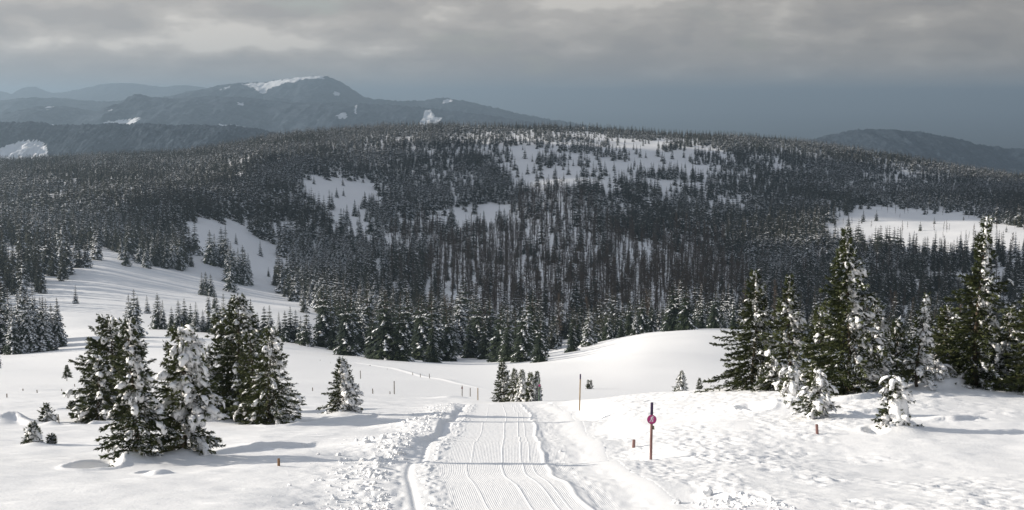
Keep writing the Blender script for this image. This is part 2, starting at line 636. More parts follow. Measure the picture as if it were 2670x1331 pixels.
M_WOODRED = mat_noise('post_wood_red', (0.16, 0.085, 0.075), (0.27, 0.165, 0.15), 14.0, (1, 1, 0.12), 0.85, 0.4)
M_WOODPALE = mat_noise('post_wood_pale', (0.20, 0.14, 0.08), (0.34, 0.25, 0.15), 14.0, (1, 1, 0.12), 0.85, 0.4)
M_WOODGREY = mat_noise('post_wood_grey', (0.12, 0.11, 0.09), (0.24, 0.21, 0.18), 14.0, (1, 1, 0.12), 0.85, 0.4)
M_DARKTOP = mat_noise('post_cap_paint', (0.028, 0.018, 0.045), (0.06, 0.035, 0.08), 20.0, (1, 1, 0.4), 0.6)
M_PINK = mat_noise('sign_magenta', (0.42, 0.035, 0.17), (0.50, 0.06, 0.22), 9.0, (1, 1, 1), 0.45)
M_RIM = mat_noise('sign_rim', (0.20, 0.018, 0.09), (0.26, 0.03, 0.12), 9.0, (1, 1, 1), 0.5)
M_WHITE = mat_noise('sign_white', (0.74, 0.72, 0.74), (0.82, 0.80, 0.81), 9.0, (1, 1, 1), 0.5)
M_TAG = mat_noise('tag_metal', (0.07, 0.08, 0.05), (0.20, 0.20, 0.13), 12.0, (1, 1, 1), 0.5)


def mat_mountain(name, forest_a, forest_b, scale):
    m, nt, b = mat_base(name)
    tc = nd(nt, 'ShaderNodeTexCoord')
    v = tc.outputs['Object']
    at = nd(nt, 'ShaderNodeAttribute', attribute_name='snow')
    n1 = noise_n(nt, v, scale, 6, 0.62)
    n2 = noise_n(nt, v, scale * 5.5, 4, 0.6)
    forest = mix_n(nt, ramp_n(nt, n1, [(0.36, 0.0), (0.62, 1.0)]), forest_a, forest_b)
    speck = ramp_n(nt, n2, [(0.50, 0.0), (0.74, 0.75)])
    forest = mix_n(nt, math_n(nt, 'MULTIPLY', speck, 0.26), forest, (0.5, 0.54, 0.6))
    edge = math_n(nt, 'ADD', at.outputs['Fac'], math_n(nt, 'MULTIPLY', math_n(nt, 'SUBTRACT', n2, 0.5), 0.7))
    s = ramp_n(nt, edge, [(0.36, 0.0), (0.80, 1.0)])
    nt.links.new(mix_n(nt, s, forest, (0.84, 0.85, 0.87)), b.inputs['Base Color'])
    b.inputs['Roughness'].default_value = 0.9
    b.inputs['Specular IOR Level'].default_value = 0.05
    return m


# ------------------------------------------------------------------ ground sheet
def build_ground():
    ys = [-70.0]
    while ys[-1] < 18:
        ys.append(ys[-1] + (2.0 if ys[-1] < 5 else 0.6))
    y = 19.0
    while y < 42000:
        ys.append(y)
        if y < 75:
            st = 0.13
        elif y < 118:
            st = 0.13 + (y - 75) / 43 * 0.22
        elif y < 470:
            st = 0.35 + (y - 118) / 352 * 2.0
        elif y < 2900:
            st = 2.35 + (y - 470) * 0.008
        else:
            st = y * 0.05
        y += st
    ys = np.array(ys)
    nc = 700
    u = np.linspace(-1, 1, nc)
    u = 0.42 * u + 0.58 * u ** 3
    Y, U = np.meshgrid(ys, u, indexing='ij')
    X = (np.maximum(Y, 0) * 0.66 + 16.0 + np.abs(np.minimum(Y, 0)) * 0.3) * U
    Z = ground_z(X, Y)
    G = np.stack([X, Y, Z], -1)
    k = int(np.searchsorted(ys, 3600.0))
    me = mk_mesh('snow_ground', G[:k].reshape(-1, 3), grid_faces(k, nc), [M_GROUND], smooth=True)
    o = mk_obj('snow_ground', me)
    tag(o, 'smooth sunlit snow covering the slope, the fields and the hills', 'snow', kind='structure')
    far = G[k - 1:, ::4]
    me = mk_mesh('lowland', far.reshape(-1, 3), grid_faces(far.shape[0], far.shape[1]), [mat_mountain('lowland', (0.02, 0.026, 0.028), (0.06, 0.066, 0.066), 0.004)], smooth=True)
    o = mk_obj('lowland', me)
    tag(o, 'wide low country lost in haze beyond the hills', 'lowland', kind='structure')
    print('ground', len(ys), nc)


build_ground()


def build_path():
    # columns: fine over the combed snow, coarser over the banks
    u = np.concatenate([np.arange(-4.55, -3.6, 0.08), np.arange(-3.6, -2.35, 0.04), np.arange(-2.35, 1.0, 0.0138),
                        np.arange(1.0, 1.35, 0.025), np.arange(1.35, 2.05, 0.0138), np.arange(2.05, 3.75, 0.07)])
    ys = [PATH_Y0]
    while ys[-1] < PATH_Y1:
        ys.append(ys[-1] + 0.16 + max(0, ys[-1] - 60) * 0.004)
    ys = np.array(ys)
    Y, Ug = np.meshgrid(ys, u, indexing='ij')
    X = Ug + path_shift(Y)
    Z = path_profile(Ug, Y) + path_floor(Y)
    # combed ridges run with the path; they fade where the comb skipped
    mask = sstep(-2.35, -2.2, Ug) * (1 - sstep(0.93, 1.0, Ug))
    mask = np.maximum(mask, sstep(1.35, 1.4, Ug) * (1 - sstep(1.9, 2.0, Ug)) * 0.8 * (1 - sstep(45, 60, Y)))
    skip = sstep(-0.55, -0.15, fbm(X / 0.8, Y / 2.5, 3))
    ridg = np.sin(2 * math.pi * Ug / 0.0552 + 0.5 * fbm(Y / 3.0, Ug * 0.4, 2))
    Z += 0.0032 * ridg * mask * skip * (1 - 0.5 * sstep(60, 100, Y))
    # seams between passes of the comb, crumbs at the sides
    for s0, a in ((-1.45, 0.006), (-0.35, 0.009), (0.32, 0.008), (0.62, 0.006)):
        Z += a * np.exp(-((Ug - s0 - 0.06 * fbm(Y / 4.0, Y * 0 + s0, 2)) / 0.028) ** 2)
    edge = np.exp(-((Ug + 2.62) / 0.32) ** 2)
    Z += edge * np.maximum(fbm(X / 0.16, Y / 0.2, 2) - 0.05, 0) * 0.08
    lane = sstep(1.2, 1.35, Ug) * (1 - sstep(2.6, 3.0, Ug))
    Z += lane * fbm(X / 0.25, Y / 0.4, 3) * 0.022
    bankl = sstep(-3.35, -3.6, Ug)
    Z += bankl * (fbm(X / 0.3, Y / 0.35, 3) * 0.06)
    Z += (1 - lane) * fbm(X / 0.12, Y / 0.12, 2) * 0.004
    # outer edges and ends tuck under the ground
    Z -= 0.25 * sstep(-4.3, -4.55, Ug) + 0.25 * sstep(3.5, 3.75, Ug) + 0.35 * sstep(PATH_Y1 - 2.0, PATH_Y1, Y) + 0.3 * sstep(PATH_Y0 + 1, PATH_Y0, Y)
    V = np.stack([X, Y, Z], -1).reshape(-1, 3)
    o = mk_obj('groomed_path', mk_mesh('groomed_path', V, grid_faces(len(ys), len(u)), [M_PATH], smooth=True))
    tag(o, 'groomed snow path with combed ridges between low snow banks', 'path', kind='structure')
    print('path', len(ys), len(u))


build_path()


# ------------------------------------------------------------------ far mountains
def mountain(label, d, sil, depth, base, mat, patches=(), rough=18.0, step=4.0, back=0.6):
    sx = np.array([p[0] for p in sil], float)
    sy = np.array([p[1] for p in sil], float)
    px = np.arange(sx[0], sx[-1] + step, step)
    py = _interp(sx, sy, px)
    t = np.concatenate([np.linspace(-1, 0, 70)[:-1], np.linspace(0, back, 24)])      # -1 foot in front, 0 crest
    T, PXg = np.meshgrid(t, px, indexing='ij')
    PYg = np.broadcast_to(py, T.shape)
    Yd = d + T * depth
    a = side_of(PXg, PYg)
    X = a * d
    crest = slope_of(PYg) * d
    prof = np.where(T < 0, 1 - np.abs(T) ** 1.25, 1 - (T / back) ** 1.6)
    spur = fbm(X / (depth * 0.30), Yd / (depth * 0.9), 6, 0.58)
    amp = (crest - base) * 0.42
    near_c = 1 - np.exp(-np.abs(T) * 5)
    Z = base + (crest - base) * prof + spur * amp * near_c * (1 - np.abs(T) * 0.4)
    Z += fbm(X / 30.0, Yd / 30.0, 2) * rough * 0.5 + (rng.random(T.shape) - 0.5) * rough * 0.6
    qx, qy = project(X, Yd, Z)
    sn = np.zeros(T.shape)
    wob = fbm(X / 150.0, Yd / 150.0, 4) * 6.0
    for poly in patches:
        sn = np.maximum(sn, in_poly(qx + wob, qy + wob * 0.4, poly).astype(float))
    V = np.stack([X, Yd, Z], -1).reshape(-1, 3)
    me = mk_mesh('mountain', V, grid_faces(*T.shape), [mat], smooth=True)
    at = me.attributes.new('snow', 'FLOAT', 'POINT')
    at.data.foreach_set('value', sn.reshape(-1).astype(np.float32))
    o = mk_obj('mountain', me)
    tag(o, label, 'mountain', kind='structure')
    return o


def in_poly(x, y, poly):
    p = np.asarray(poly, float)
    ins = np.zeros(np.shape(x), bool)
    j = len(p) - 1
    for i in range(len(p)):
        xi, yi, xj, yj = p[i, 0], p[i, 1], p[j, 0], p[j, 1]
        c = ((yi > y) != (yj > y))
        ins ^= c & (x < (xj - xi) * (y - yi) / ((yj - yi) if yj != yi else 1e-9) + xi)
        j = i
    return ins


M_MT = mat_mountain('forested_mountain', (0.012, 0.018, 0.028), (0.042, 0.054, 0.072), 0.012)
M_MTN = mat_mountain('forested_ridge', (0.010, 0.016, 0.024), (0.032, 0.044, 0.058), 0.02)
mountain('distant pale blue wooded ridge on the skyline', 15000,
         [(-700, 270), (-200, 250), (0, 238), (28, 245), (75, 226), (140, 243), (200, 235), (265, 221), (350, 219), (430, 227), (480, 223), (540, 231), (640, 262), (760, 300), (900, 330)],
         3000, -400, M_MT, [], 14)
mountain('snow-capped wooded mountain with a bald white summit', 9500,
         [(-500, 300), (-200, 285), (0, 268), (60, 262), (180, 262), (300, 268), (400, 262), (480, 250), (540, 234), (600, 221), (640, 217), (690, 214), (740, 208), (800, 202), (838, 200), (870, 207), (905, 226),
          (950, 253), (1000, 261), (1100, 262), (1150, 256), (1200, 262), (1300, 284), (1400, 306), (1500, 322), (1600, 345), (1800, 380)],
         2600, -420, M_MT,
         [[(628, 219), (680, 214), (740, 207), (800, 200), (845, 197), (842, 206), (800, 208), (770, 216), (745, 214), (722, 226), (700, 233), (690, 246), (678, 242), (660, 229)],
          [(572, 230), (600, 224), (600, 230), (575, 235)], [(868, 242), (882, 238), (886, 248), (872, 250)],
          [(1150, 262), (1170, 258), (1182, 261), (1168, 268), (1155, 270)]], 13)
mountain('wooded foothills with a steep white clearing below the bald mountain', 7600,
         [(-500, 318), (-200, 312), (0, 304), (60, 296), (124, 280), (200, 286), (290, 288), (330, 275), (383, 259), (440, 264), (497, 257), (622, 256), (777, 269), (900, 268), (984, 272), (1100, 280), (1200, 292), (1300, 305), (1450, 330), (1600, 360)],
         2000, -420, M_MT,
         [[(1092, 332), (1102, 296), (1112, 284), (1124, 288), (1132, 302), (1152, 308), (1148, 316), (1124, 328)],
          [(268, 320), (300, 314), (345, 310), (368, 306), (340, 326)], [(118, 281), (142, 277), (140, 283), (120, 285)],
          [(280, 288), (300, 285), (292, 292)], [(872, 300), (900, 292), (905, 308), (885, 310)], [(618, 266), (632, 270), (630, 276), (620, 274)],
          [(925, 278), (933, 272), (930, 296), (922, 296)], [(1195, 330), (1220, 322), (1228, 330), (1200, 338)], [(565, 324), (640, 330), (636, 334), (570, 330)]], 11)
mountain('dark wooded ridge with a white pasture at its foot', 4300,
         [(-700, 322), (-300, 320), (0, 317), (100, 320), (180, 327), (300, 324), (430, 325), (520, 329), (600, 333), (700, 347), (800, 372), (950, 410)],
         900, -330, M_MTN,
         [[(-60, 395), (20, 378), (60, 368), (105, 366), (118, 376), (128, 404), (120, 425), (-60, 425)], [(132, 325), (142, 322), (142, 328)]], 13, 3.0)
mountain('dark rounded wooded hill standing alone against the haze', 6200,
         [(1900, 420), (2050, 388), (2140, 362), (2200, 349), (2260, 341), (2340, 342), (2420, 348), (2500, 364), (2560, 379), (2620, 387), (2700, 391), (3000, 400), (3600, 410)],
         1300, -400, M_MTN, [], 13)


# ------------------------------------------------------------------ trees
def prof_len(z, bot, e=0.85):                 # crown radius along the height, 1 at the widest
    return np.where(z < bot, 0.55 + 0.45 * z / max(bot, 1e-3), (np.maximum(1 - z, 0) / (1 - bot)) ** e)


def spruce(seed, H, R, snow_r=0.55, snow_l=0.12, bare=0.0, lean=(0, 0), plaster=0.0, dens=1.0, ragged=0.25, snow_size=1.0, snow_az=-0.5, conc=0.85, blanket=0.0, sheet=0.0):
    """a near spruce: trunk, boughs with needle sprays, and snow lying on the boughs"""
    r = np.random.default_rng(seed)
    trunk, fol, sno = Acc(), Acc(), Acc()

    def axis(z):
        return np.array([lean[0] * z ** 2 * H + 0.02 * H * math.sin(4 * z + seed), lean[1] * z ** 2 * H, z * H])
    zs = np.linspace(-0.04, 1.0, 14)
    trunk.add(*tube([axis(z) if z > 0 else np.array([0, 0, z * H]) for z in zs], np.interp(zs, [-0.04, 1], [0.016 * H + 0.02, 0.006]), 7))
    nw = int((17 + 4.6 * H) * dens)
    O, U, L = [], [], []
    for w in range(nw):
        z = bare + (0.985 - bare) * (w + r.random() * 0.8) / nw
        nb = r.integers(4, 7)
        a0 = r.random() * 6.28
        lump = 1 + ragged * (vnoise(np.array([z * 7.0 + seed]), np.array([seed * 1.7]))[0] - 0.5) * 1.6
        for b in range(nb):
            az = a0 + b * 6.28 / nb + r.normal(0, 0.25)
            ln = 1.12 * R * float(prof_len(z, 0.10, conc)) * lump * r.uniform(0.66, 1.12) * (1 + ragged * (r.random() - 0.5))
            ln = max(ln, 0.06 * R)
            if r.random() < 0.06:
                continue
            rise = np.interp(z, [0, 0.5, 0.9, 1], [-0.22, -0.10, 0.35, 0.9]) + r.normal(0, 0.08)
            sag = np.interp(z, [0, 1], [0.30, 0.05])
            hd = np.array([math.cos(az), math.sin(az), 0.0])
            t = np.linspace(0, 1, 6)[:, None]
            P = axis(z)[None] + hd * ln * t + np.array([[0, 0, 1.0]]) * ln * (rise * t - sag * t * t + 0.20 * t ** 4)
            if ln > 0.25:
                trunk.add(*tube(P, np.linspace(0.012 + 0.006 * ln, 0.004, 6), 3))
            nt_ = max(4, int(ln / 0.042))
            tt = r.uniform(0.10, 1.0, nt_)
            pos = np.stack([np.interp(tt, t[:, 0], P[:, k]) for k in range(3)], -1)
            sgn = r.choice([-1, 1], nt_)
            perp = np.array([-hd[1], hd[0], 0.0])
            fw = r.uniform(0.45, 1.0, nt_)[:, None]
            d = hd * fw + perp * (sgn * (1.15 - fw[:, 0]))[:, None] + np.stack([np.zeros(nt_), np.zeros(nt_), r.normal(-0.18, 0.22, nt_)], -1)
            d /= np.linalg.norm(d, axis=1, keepdims=True)
            tl = (0.10 + 0.28 * ln ** 0.7 * (1.05 - tt)) * r.uniform(0.6, 1.2, nt_)
            O.append(pos)
            U.append(d)
            L.append(tl)
            O.append(P[-2:-1])
            U.append(((P[-1] - P[-2]) / (np.linalg.norm(P[-1] - P[-2]) + 1e-9))[None])
            L.append(np.array([0.14 + 0.08 * ln]))
            # snow pads
            c = max(0.0, math.cos(az - snow_az))
            ps = snow_l + (snow_r - snow_l) * c
            ps *= np.interp(z, [0, 0.15, 0.8, 1], [1.25, 1.0, 1.0, 0.9])
            if r.random() < ps:
                for q in range(r.integers(2, 6)):
                    ts = r.uniform(0.42, 1.0)
                    p = np.array([np.interp(ts, t[:, 0], P[:, k]) for k in range(3)])
                    sz = snow_size ** 0.6 * (0.040 + 0.095 * ln ** 0.75) * r.uniform(0.35, 1.3)
                    sz = min(sz, 0.15)
                    V, F = ICO2
                    f1, f2 = r.normal(0, 2.2, (2, 3))
                    nV = V * (1 + 0.28 * np.sin(V @ f1 + r.random() * 6) + 0.18 * np.sin(1.9 * (V @ f2)) + 0.55 * (r.random(len(V)) - 0.5))[:, None]
                    nV = nV * np.array([sz * r.uniform(1.1, 2.1), sz * r.uniform(0.55, 1.2), sz * r.uniform(0.20, 0.36)])
                    nV[:, 2] -= 0.45 * (0.4 * nV[:, 0] ** 2 + nV[:, 1] ** 2) / sz        # drapes over the bough
                    sl = -r.uniform(0.2, 1.1)
                    cs, sn_ = math.cos(sl), math.sin(sl)
                    x_, z_ = nV[:, 0] * cs - nV[:, 2] * sn_, nV[:, 0] * sn_ + nV[:, 2] * cs
                    ca, sa = math.cos(az), math.sin(az)
                    nV = np.stack([x_ * ca - nV[:, 1] * sa, x_ * sa + nV[:, 1] * ca, z_], -1)
                    sno.add(nV + p + np.array([0, 0, sz * 0.18]), F)
    O, U, L = np.concatenate(O), np.concatenate(U), np.concatenate(L)
    # needle sprays: small blades set round each twig
    K = 9
    n = len(O)
    s = r.random((n, K, 1))
    base = O[:, None] + U[:, None] * L[:, None, None] * s
    v = r.normal(0, 1, (n, K, 3))
    v -= (v * U[:, None]).sum(-1, keepdims=True) * U[:, None]
    v /= np.linalg.norm(v, axis=-1, keepdims=True) + 1e-9
    bl = (0.058 + 0.045 * r.random((n, K, 1))) * (0.7 + 0.06 * H)
    p0 = base - U[:, None] * 0.25 * bl + v * 0.12 * bl
    p1 = base + U[:, None] * 0.35 * bl - v * 0.12 * bl
    p2 = base + (U[:, None] * 1.2 + v * 0.62) * bl
    V = np.stack([p0, p1, p2], 2).reshape(-1, 3)
    fol.add(V, np.arange(len(V)).reshape(-1, 3))
    # rime: some sprays on the weather side are white
    azp = np.arctan2(O[:, 1], O[:, 0])
    pf = (0.05 + 0.30 * np.clip(np.cos(azp - snow_az), 0, 1)) * min(1.0, 0.25 + snow_r)
    rime = (r.random(n)[:, None] < pf[:, None] * 1.0) & (r.random((n, K)) < 0.75)
    fol.M[-1] = rime.reshape(-1).astype(int)
    # snow blown against the stem
    k = int(plaster * 130)
    for i in range(k):
        z = r.uniform(0.45, 1.0) if i % 3 else r.uniform(0.1, 0.95)
        az = snow_az + r.normal(0, 0.5)
        rr = R * float(prof_len(z, 0.1, conc)) * r.uniform(0.05, 0.6)
        sz = snow_size ** 0.5 * (0.03 + 0.035 * R * (1.1 - z)) * r.uniform(0.5, 1.5)
        V, F = ICO2
        nV = V * (1 + 0.9 * (r.random((len(V), 1)) - 0.5)) * np.array([sz * r.uniform(0.6, 1.5), sz, sz * r.uniform(0.6, 1.8)])
        sno.add(nV + axis(z) + np.array([math.cos(az) * rr, math.sin(az) * rr, 0]), F)
    for i in range(int(blanket * 60)):
        z = r.random() ** 1.3 * 0.9
        az = snow_az + r.normal(0, 0.55)
        rr = R * float(prof_len(z, 0.05, conc)) * r.uniform(0.45, 0.85)
        sz = (0.03 + 0.065 * (1 - z)) * H * r.uniform(0.5, 1.1)
        V, F = ICO2
        f1 = r.normal(0, 2.0, 3)
        nV = V * (1 + 0.25 * np.sin(V @ f1 + r.random() * 6) + 0.1 * (r.random(len(V)) - 0.5))[:, None] * np.array([sz, sz, sz * r.uniform(0.8, 1.5)])
        sno.add(nV + axis(z) + np.array([math.cos(az) * rr, math.sin(az) * rr, 0]), F)
    if sheet:
        V, F = ICO3
        f = r.normal(0, 2.6, (5, 3))
        bump = sum(0.10 * np.sin(V @ f[i] * (1 + 0.6 * i) + i) for i in range(5))
        nV = V * (1 + bump + 0.06 * (r.random(len(V)) - 0.5))[:, None]
        zz = np.clip(nV[:, 2:3] * 0.5 + 0.5, 0, 1.2)
        nV = np.concatenate([nV[:, :2] * R * 0.80 * sheet * (1.08 - 0.85 * zz), zz * H * 0.86 * (0.6 + 0.4 * sheet)], 1)
        sno.add(nV + np.array([math.cos(snow_az) * R * 0.30, math.sin(snow_az) * R * 0.30, -0.05]), F)
    return trunk.mesh('trunk', [M_BARK], True), fol.mesh('needles', [M_NEEDLE, M_SNOWFAR]), (sno.mesh('snow', [M_SNOW], True) if sno.n else None)


def place_tree(name, meshes, loc, label, cat='tree', group=None, rz=0.0, scale=1.0):
    e = empty(name, loc, rz, scale)
    tag(e, label, cat, group)
    for nm, me in zip(('trunk', 'crown', 'snow'), meshes):
        if me is not None:
            p = mk_obj(nm, me, e)
            if nm == 'snow':
                p['kind'] = 'stuff'
    return e


def near_tree(px, py, top, width, label, name='spruce_tree', d=None, sink=0.05, group=None, **kw):
    if d is None:
        x, y = ray_ground(px, py)
    else:
        x, y = d * float(side_of(px, py)), d
    z = gz(x, y) - sink
    ztop = float(slope_of(top)) * y
    H = ztop - z
    R = width / 2 / FPX * y
    seed = int(px * 7 + py) % 9973
    m = spruce(seed, H, R, **kw)
    return place_tree(name, m, (x, y, z), label, 'tree', group)


near_tree(484, 1192, 862, 205, 'spruce with thick snow pads piled on one side, rising from a snow mound', snow_r=0.72, snow_l=0.14, snow_size=1.35, plaster=0.4, conc=0.50, dens=1.1)
near_tree(352, 1200, 842, 195, 'tall narrow-topped spruce leaning into the snow-padded one, drift at its foot', snow_r=0.5, snow_l=0.12, ragged=0.4, snow_size=1.1, plaster=0.2, conc=0.58, dens=1.1)
near_tree(292, 1090, 836, 215, 'dense dark green spruce behind the drift, almost bare of snow', snow_r=0.34, snow_l=0.04, dens=1.25, conc=0.52)
near_tree(258, 1096, 930, 130, 'low bushy spruce with frosted skirts at the foot of the dark dense one', snow_r=0.5, snow_l=0.2, conc=0.5)
near_tree(600, 1086, 815, 150, 'open-crowned spruce with bare dark stem showing between its boughs', snow_r=0.4, snow_l=0.1, ragged=0.7, dens=0.8, bare=0.06, conc=0.5)
near_tree(622, 1092, 772, 165, 'tallest thin-topped spruce of the clump, twig ends against the meadow', snow_r=0.35, snow_l=0.12, ragged=0.6, dens=0.9, conc=0.62)
near_tree(545, 1088, 905, 110, 'slim half-hidden spruce between the snow-padded one and the open-crowned one', snow_r=0.6, snow_l=0.15, ragged=0.5)
near_tree(704, 1102, 862, 165, 'broad spruce with spreading lower boughs at the edge of the clump', snow_r=0.45, snow_l=0.12, ragged=0.4, plaster=0.15, conc=0.62)
near_tree(660, 1098, 870, 125, 'dark middle spruce squeezed between the thin-topped and the broad one', snow_r=0.3, snow_l=0.06, conc=0.55)
near_tree(893, 1081, 934, 112, 'lone cone-shaped spruce with one snow-plastered side on the open slope', snow_r=1.0, snow_l=0.05, snow_size=1.5, plaster=0.6)
# four by the path's end
near_tree(1312, 1036, 943, 66, 'pointed tallest spruce of the small clump where the path ends', d=118, snow_r=0.5, snow_l=0.1)
near_tree(1340, 1037, 962, 44, 'narrow spruce second in height within the small path-end clump', d=117, snow_r=0.5, snow_l=0.12)
near_tree(1362, 1038, 966, 48, 'spruce loaded with white lumps in the middle of the path-end clump', d=116, snow_r=1.0, snow_l=0.6, snow_size=1.5, plaster=0.4, blanket=0.5)
near_tree(1384, 1039, 972, 44, 'dark spruce with snow streaks beside the green marker pole', d=115.5, snow_r=0.8, snow_l=0.2)
near_tree(1399, 1039, 970, 34, 'thin spruce touching the green marker pole', d=116, snow_r=0.5, snow_l=0.2)
near_tree(1777, 1024, 968, 44, 'little snow-covered fir alone on the edge of the slope', name='young_fir', snow_r=0.9, snow_l=0.6, snow_size=1.3)
near_tree(1824, 1020, 986, 20, 'tiny dark fir beside the spreading boughs of the big spruces', name='young_fir', snow_r=0.2, snow_l=0.1)
near_tree(1537, 1009, 993, 20, 'round dark bush poking out of the smooth snow field', name='bush', snow_r=0.4, snow_l=0.2, conc=0.4)
# right-hand clump
near_tree(1962, 1026, 706, 225, 'spruce with long low boughs sweeping out over the field', snow_r=0.42, snow_l=0.10, ragged=0.5, plaster=0.4, conc=1.05, d=77)
near_tree(2056, 1024, 716, 160, 'spruce with thin frosted spire beside the long-boughed one', snow_r=0.5, snow_l=0.10, ragged=0.45, plaster=0.6, conc=1.1, d=74)
near_tree(2204, 1030, 594, 230, 'tall ragged spruce with a snow-streaked top above the dead pine', snow_r=0.60, snow_l=0.08, ragged=0.6, plaster=1.0, conc=1.15, d=66)
near_tree(2132, 1030, 800, 150, 'bushy lower spruce filling the gap under the tall ragged one', snow_r=0.45, snow_l=0.12, ragged=0.4, d=69)
near_tree(2279, 1000, 778, 108, 'shapely smaller spruce with snow tufts along every bough', snow_r=0.9, snow_l=0.2, snow_size=1.25, d=70)
near_tree(2393, 1005, 768, 84, 'crooked thin spruce, its bent tip wrapped in snow lumps', snow_r=0.8, snow_l=0.35, ragged=0.6, dens=0.6, bare=0.12, lean=(0.05, 0), plaster=0.7, snow_size=1.3, d=66)
near_tree(2335, 998, 830, 105, 'dim spruce crown tucked behind the crooked thin one', snow_r=0.4, snow_l=0.1, d=74)
near_tree(2548, 1000, 566, 270, 'towering spruce with an icy spire and wide dark boughs', snow_r=0.4, snow_l=0.05, ragged=0.65, plaster=1.2, conc=1.35, d=68)
near_tree(2462, 1000, 800, 170, 'leafy-looking low spruce with dark boughs beside the towering one', snow_r=0.35, snow_l=0.08, d=71)
near_tree(2692, 1006, 680, 200, 'broad dark spruce with little snow beyond the towering one', snow_r=0.3, snow_l=0.08, ragged=0.45, d=66)
near_tree(2625, 1002, 800, 130, 'snow-speckled small spruce between the towering one and the broad dark one', snow_r=0.7, snow_l=0.25, d=69)
near_tree(2012, 1022, 930, 110, 'frosted low bush in front of the sweeping boughs', name='spruce_bush', snow_r=0.8, snow_l=0.4, d=73)
near_tree(2062, 1044, 968, 78, 'round snow-smothered bush on the rim of the scoured hollow', name='spruce_bush', snow_r=1.0, snow_l=0.6, snow_size=1.5, sheet=0.9, ragged=0.9, conc=0.4)
near_tree(2126, 1092, 972, 88, 'bent little spruce with bare leaning stem above the short stake', name='spruce_bush', snow_r=1.0, snow_l=0.6, snow_size=1.8, dens=0.7, bare=0.10, lean=(0.10, 0), ragged=1.0, conc=0.45)
near_tree(2326, 1124, 984, 92, 'small spruce buried under one thick white sheet of snow', name='spruce_bush', snow_r=1.0, snow_l=0.45, snow_size=1.6, plaster=0.3, snow_az=-0.6, sheet=1.0, ragged=0.8, lean=(0.06, 0), conc=0.6)
near_tree(2432, 1012, 950, 92, 'flattened snowy bush on the drift beneath the towering spruce', name='spruce_bush', snow_r=1.0, snow_l=0.6, snow_size=1.4, sheet=0.75, ragged=0.9, conc=0.4)
# little ones on the left
near_tree(86, 1156, 1106, 48, 'stunted seedling fir with white crown, two thin stems beside it', name='young_fir', snow_r=1.0, snow_l=0.7, snow_size=1.5, ragged=0.8)
near_tree(122, 1096, 1054, 30, 'small crooked seedling fir on a snow hump near a thin stick', name='young_fir', snow_r=0.8, snow_l=0.3, ragged=0.9, dens=0.7)
near_tree(175, 992, 953, 30, 'spindly sapling standing free beyond the dark dense spruce', name='young_fir', snow_r=0.1, snow_l=0.05, bare=0.3)
near_tree(187, 1070, 1050, 24, 'few frosted twigs in a scoured hollow of snow', name='twig_bush', snow_r=0.9, snow_l=0.7)
near_tree(134, 1154, 1136, 12, 'single frosted twig beside the stunted seedling', name='twig_bush', snow_r=0.9, snow_l=0.8)


# ------------------------------------------------------------------ mid-distance and far trees (unit height)
def mid_spruce(seed, R=0.17, whorls=22, per=9, snow_r=0.6, snow_l=0.25, split=True, teeth=4, size=1.0):
    r = np.random.default_rng(seed)
    tr, fo, sn = Acc(), Acc(), Acc()
    tr.add(*tube([(0, 0, -0.04), (0, 0, 0.5), (0, 0, 1.0)], [0.016, 0.010, 0.002], 5))
    for w in range(whorls):
        z = 0.035 + 0.955 * ((w + 0.7 * r.random()) / whorls) ** 1.02
        lump = 1 + 0.3 * (r.random() - 0.5)
        for b in range(per):
            az = (b + r.random()) * 6.28 / per
            ln = R * float(prof_len(z, 0.07)) * lump * r.uniform(0.65, 1.15)
            ln = max(ln, 0.012)
            hd = np.array([math.cos(az), math.sin(az), 0])
            pp = np.array([-hd[1], hd[0], 0])
            rise = np.interp(z, [0, 0.6, 1], [-0.35, -0.15, 0.9])
            sag = 0.35
            t = np.linspace(0, 1, teeth + 1)
            C = np.array([0, 0, z]) + hd * (ln * t)[:, None] + np.array([0, 0, 1.0]) * (ln * (rise * t - sag * t * t + 0.1 * t ** 3))[:, None]
            wd = ln * 0.40 * size * (1 - 0.6 * t) * r.uniform(0.7, 1.3) + 0.006
            V, F = [], []
            for i in range(teeth):
                for s in (-1, 1):
                    k = len(V)
                    dr = -0.55 * wd[i] * r.uniform(0.3, 1.2)
                    V += [C[i], C[i + 1], C[i] * 0.35 + C[i + 1] * 0.65 + pp * s * wd[i] * r.uniform(0.6, 1.3) + np.array([0, 0, dr])]
                    F.append((k, k + 1, k + 2))
            fo.add(np.array(V), np.array(F))
            c = max(0.0, math.cos(az + 0.5))
            if r.random() < snow_l + (snow_r - snow_l) * c:
                i0 = r.integers(0, max(1, teeth - 1))
                V, F = [], []
                h = 0.004 + 0.035 * ln
                for i in range(i0, teeth):
                    for s in (-1, 1):
                        k = len(V)
                        wq = wd[i] * r.uniform(0.35, 0.95)
                        V += [C[i] + (0, 0, h), C[i + 1] + (0, 0, h * 0.8), C[i] * 0.4 + C[i + 1] * 0.6 + pp * s * wq + np.array([0, 0, h * 0.7 - 0.40 * wq])]
                        F.append((k, k + 1, k + 2))
                sn.add(np.array(V), np.array(F))
    if split:
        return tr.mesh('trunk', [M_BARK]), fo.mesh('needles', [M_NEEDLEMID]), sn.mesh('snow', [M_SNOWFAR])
    al = Acc()
    for acc, m in ((tr, 0), (fo, 1), (sn, 2)):
        if acc.n:
            al.add(np.concatenate(acc.V), np.concatenate(acc.F), m)
    return al.mesh('forest_spruce', [M_BARK, M_NEEDLEFAR, M_SNOWFAR])


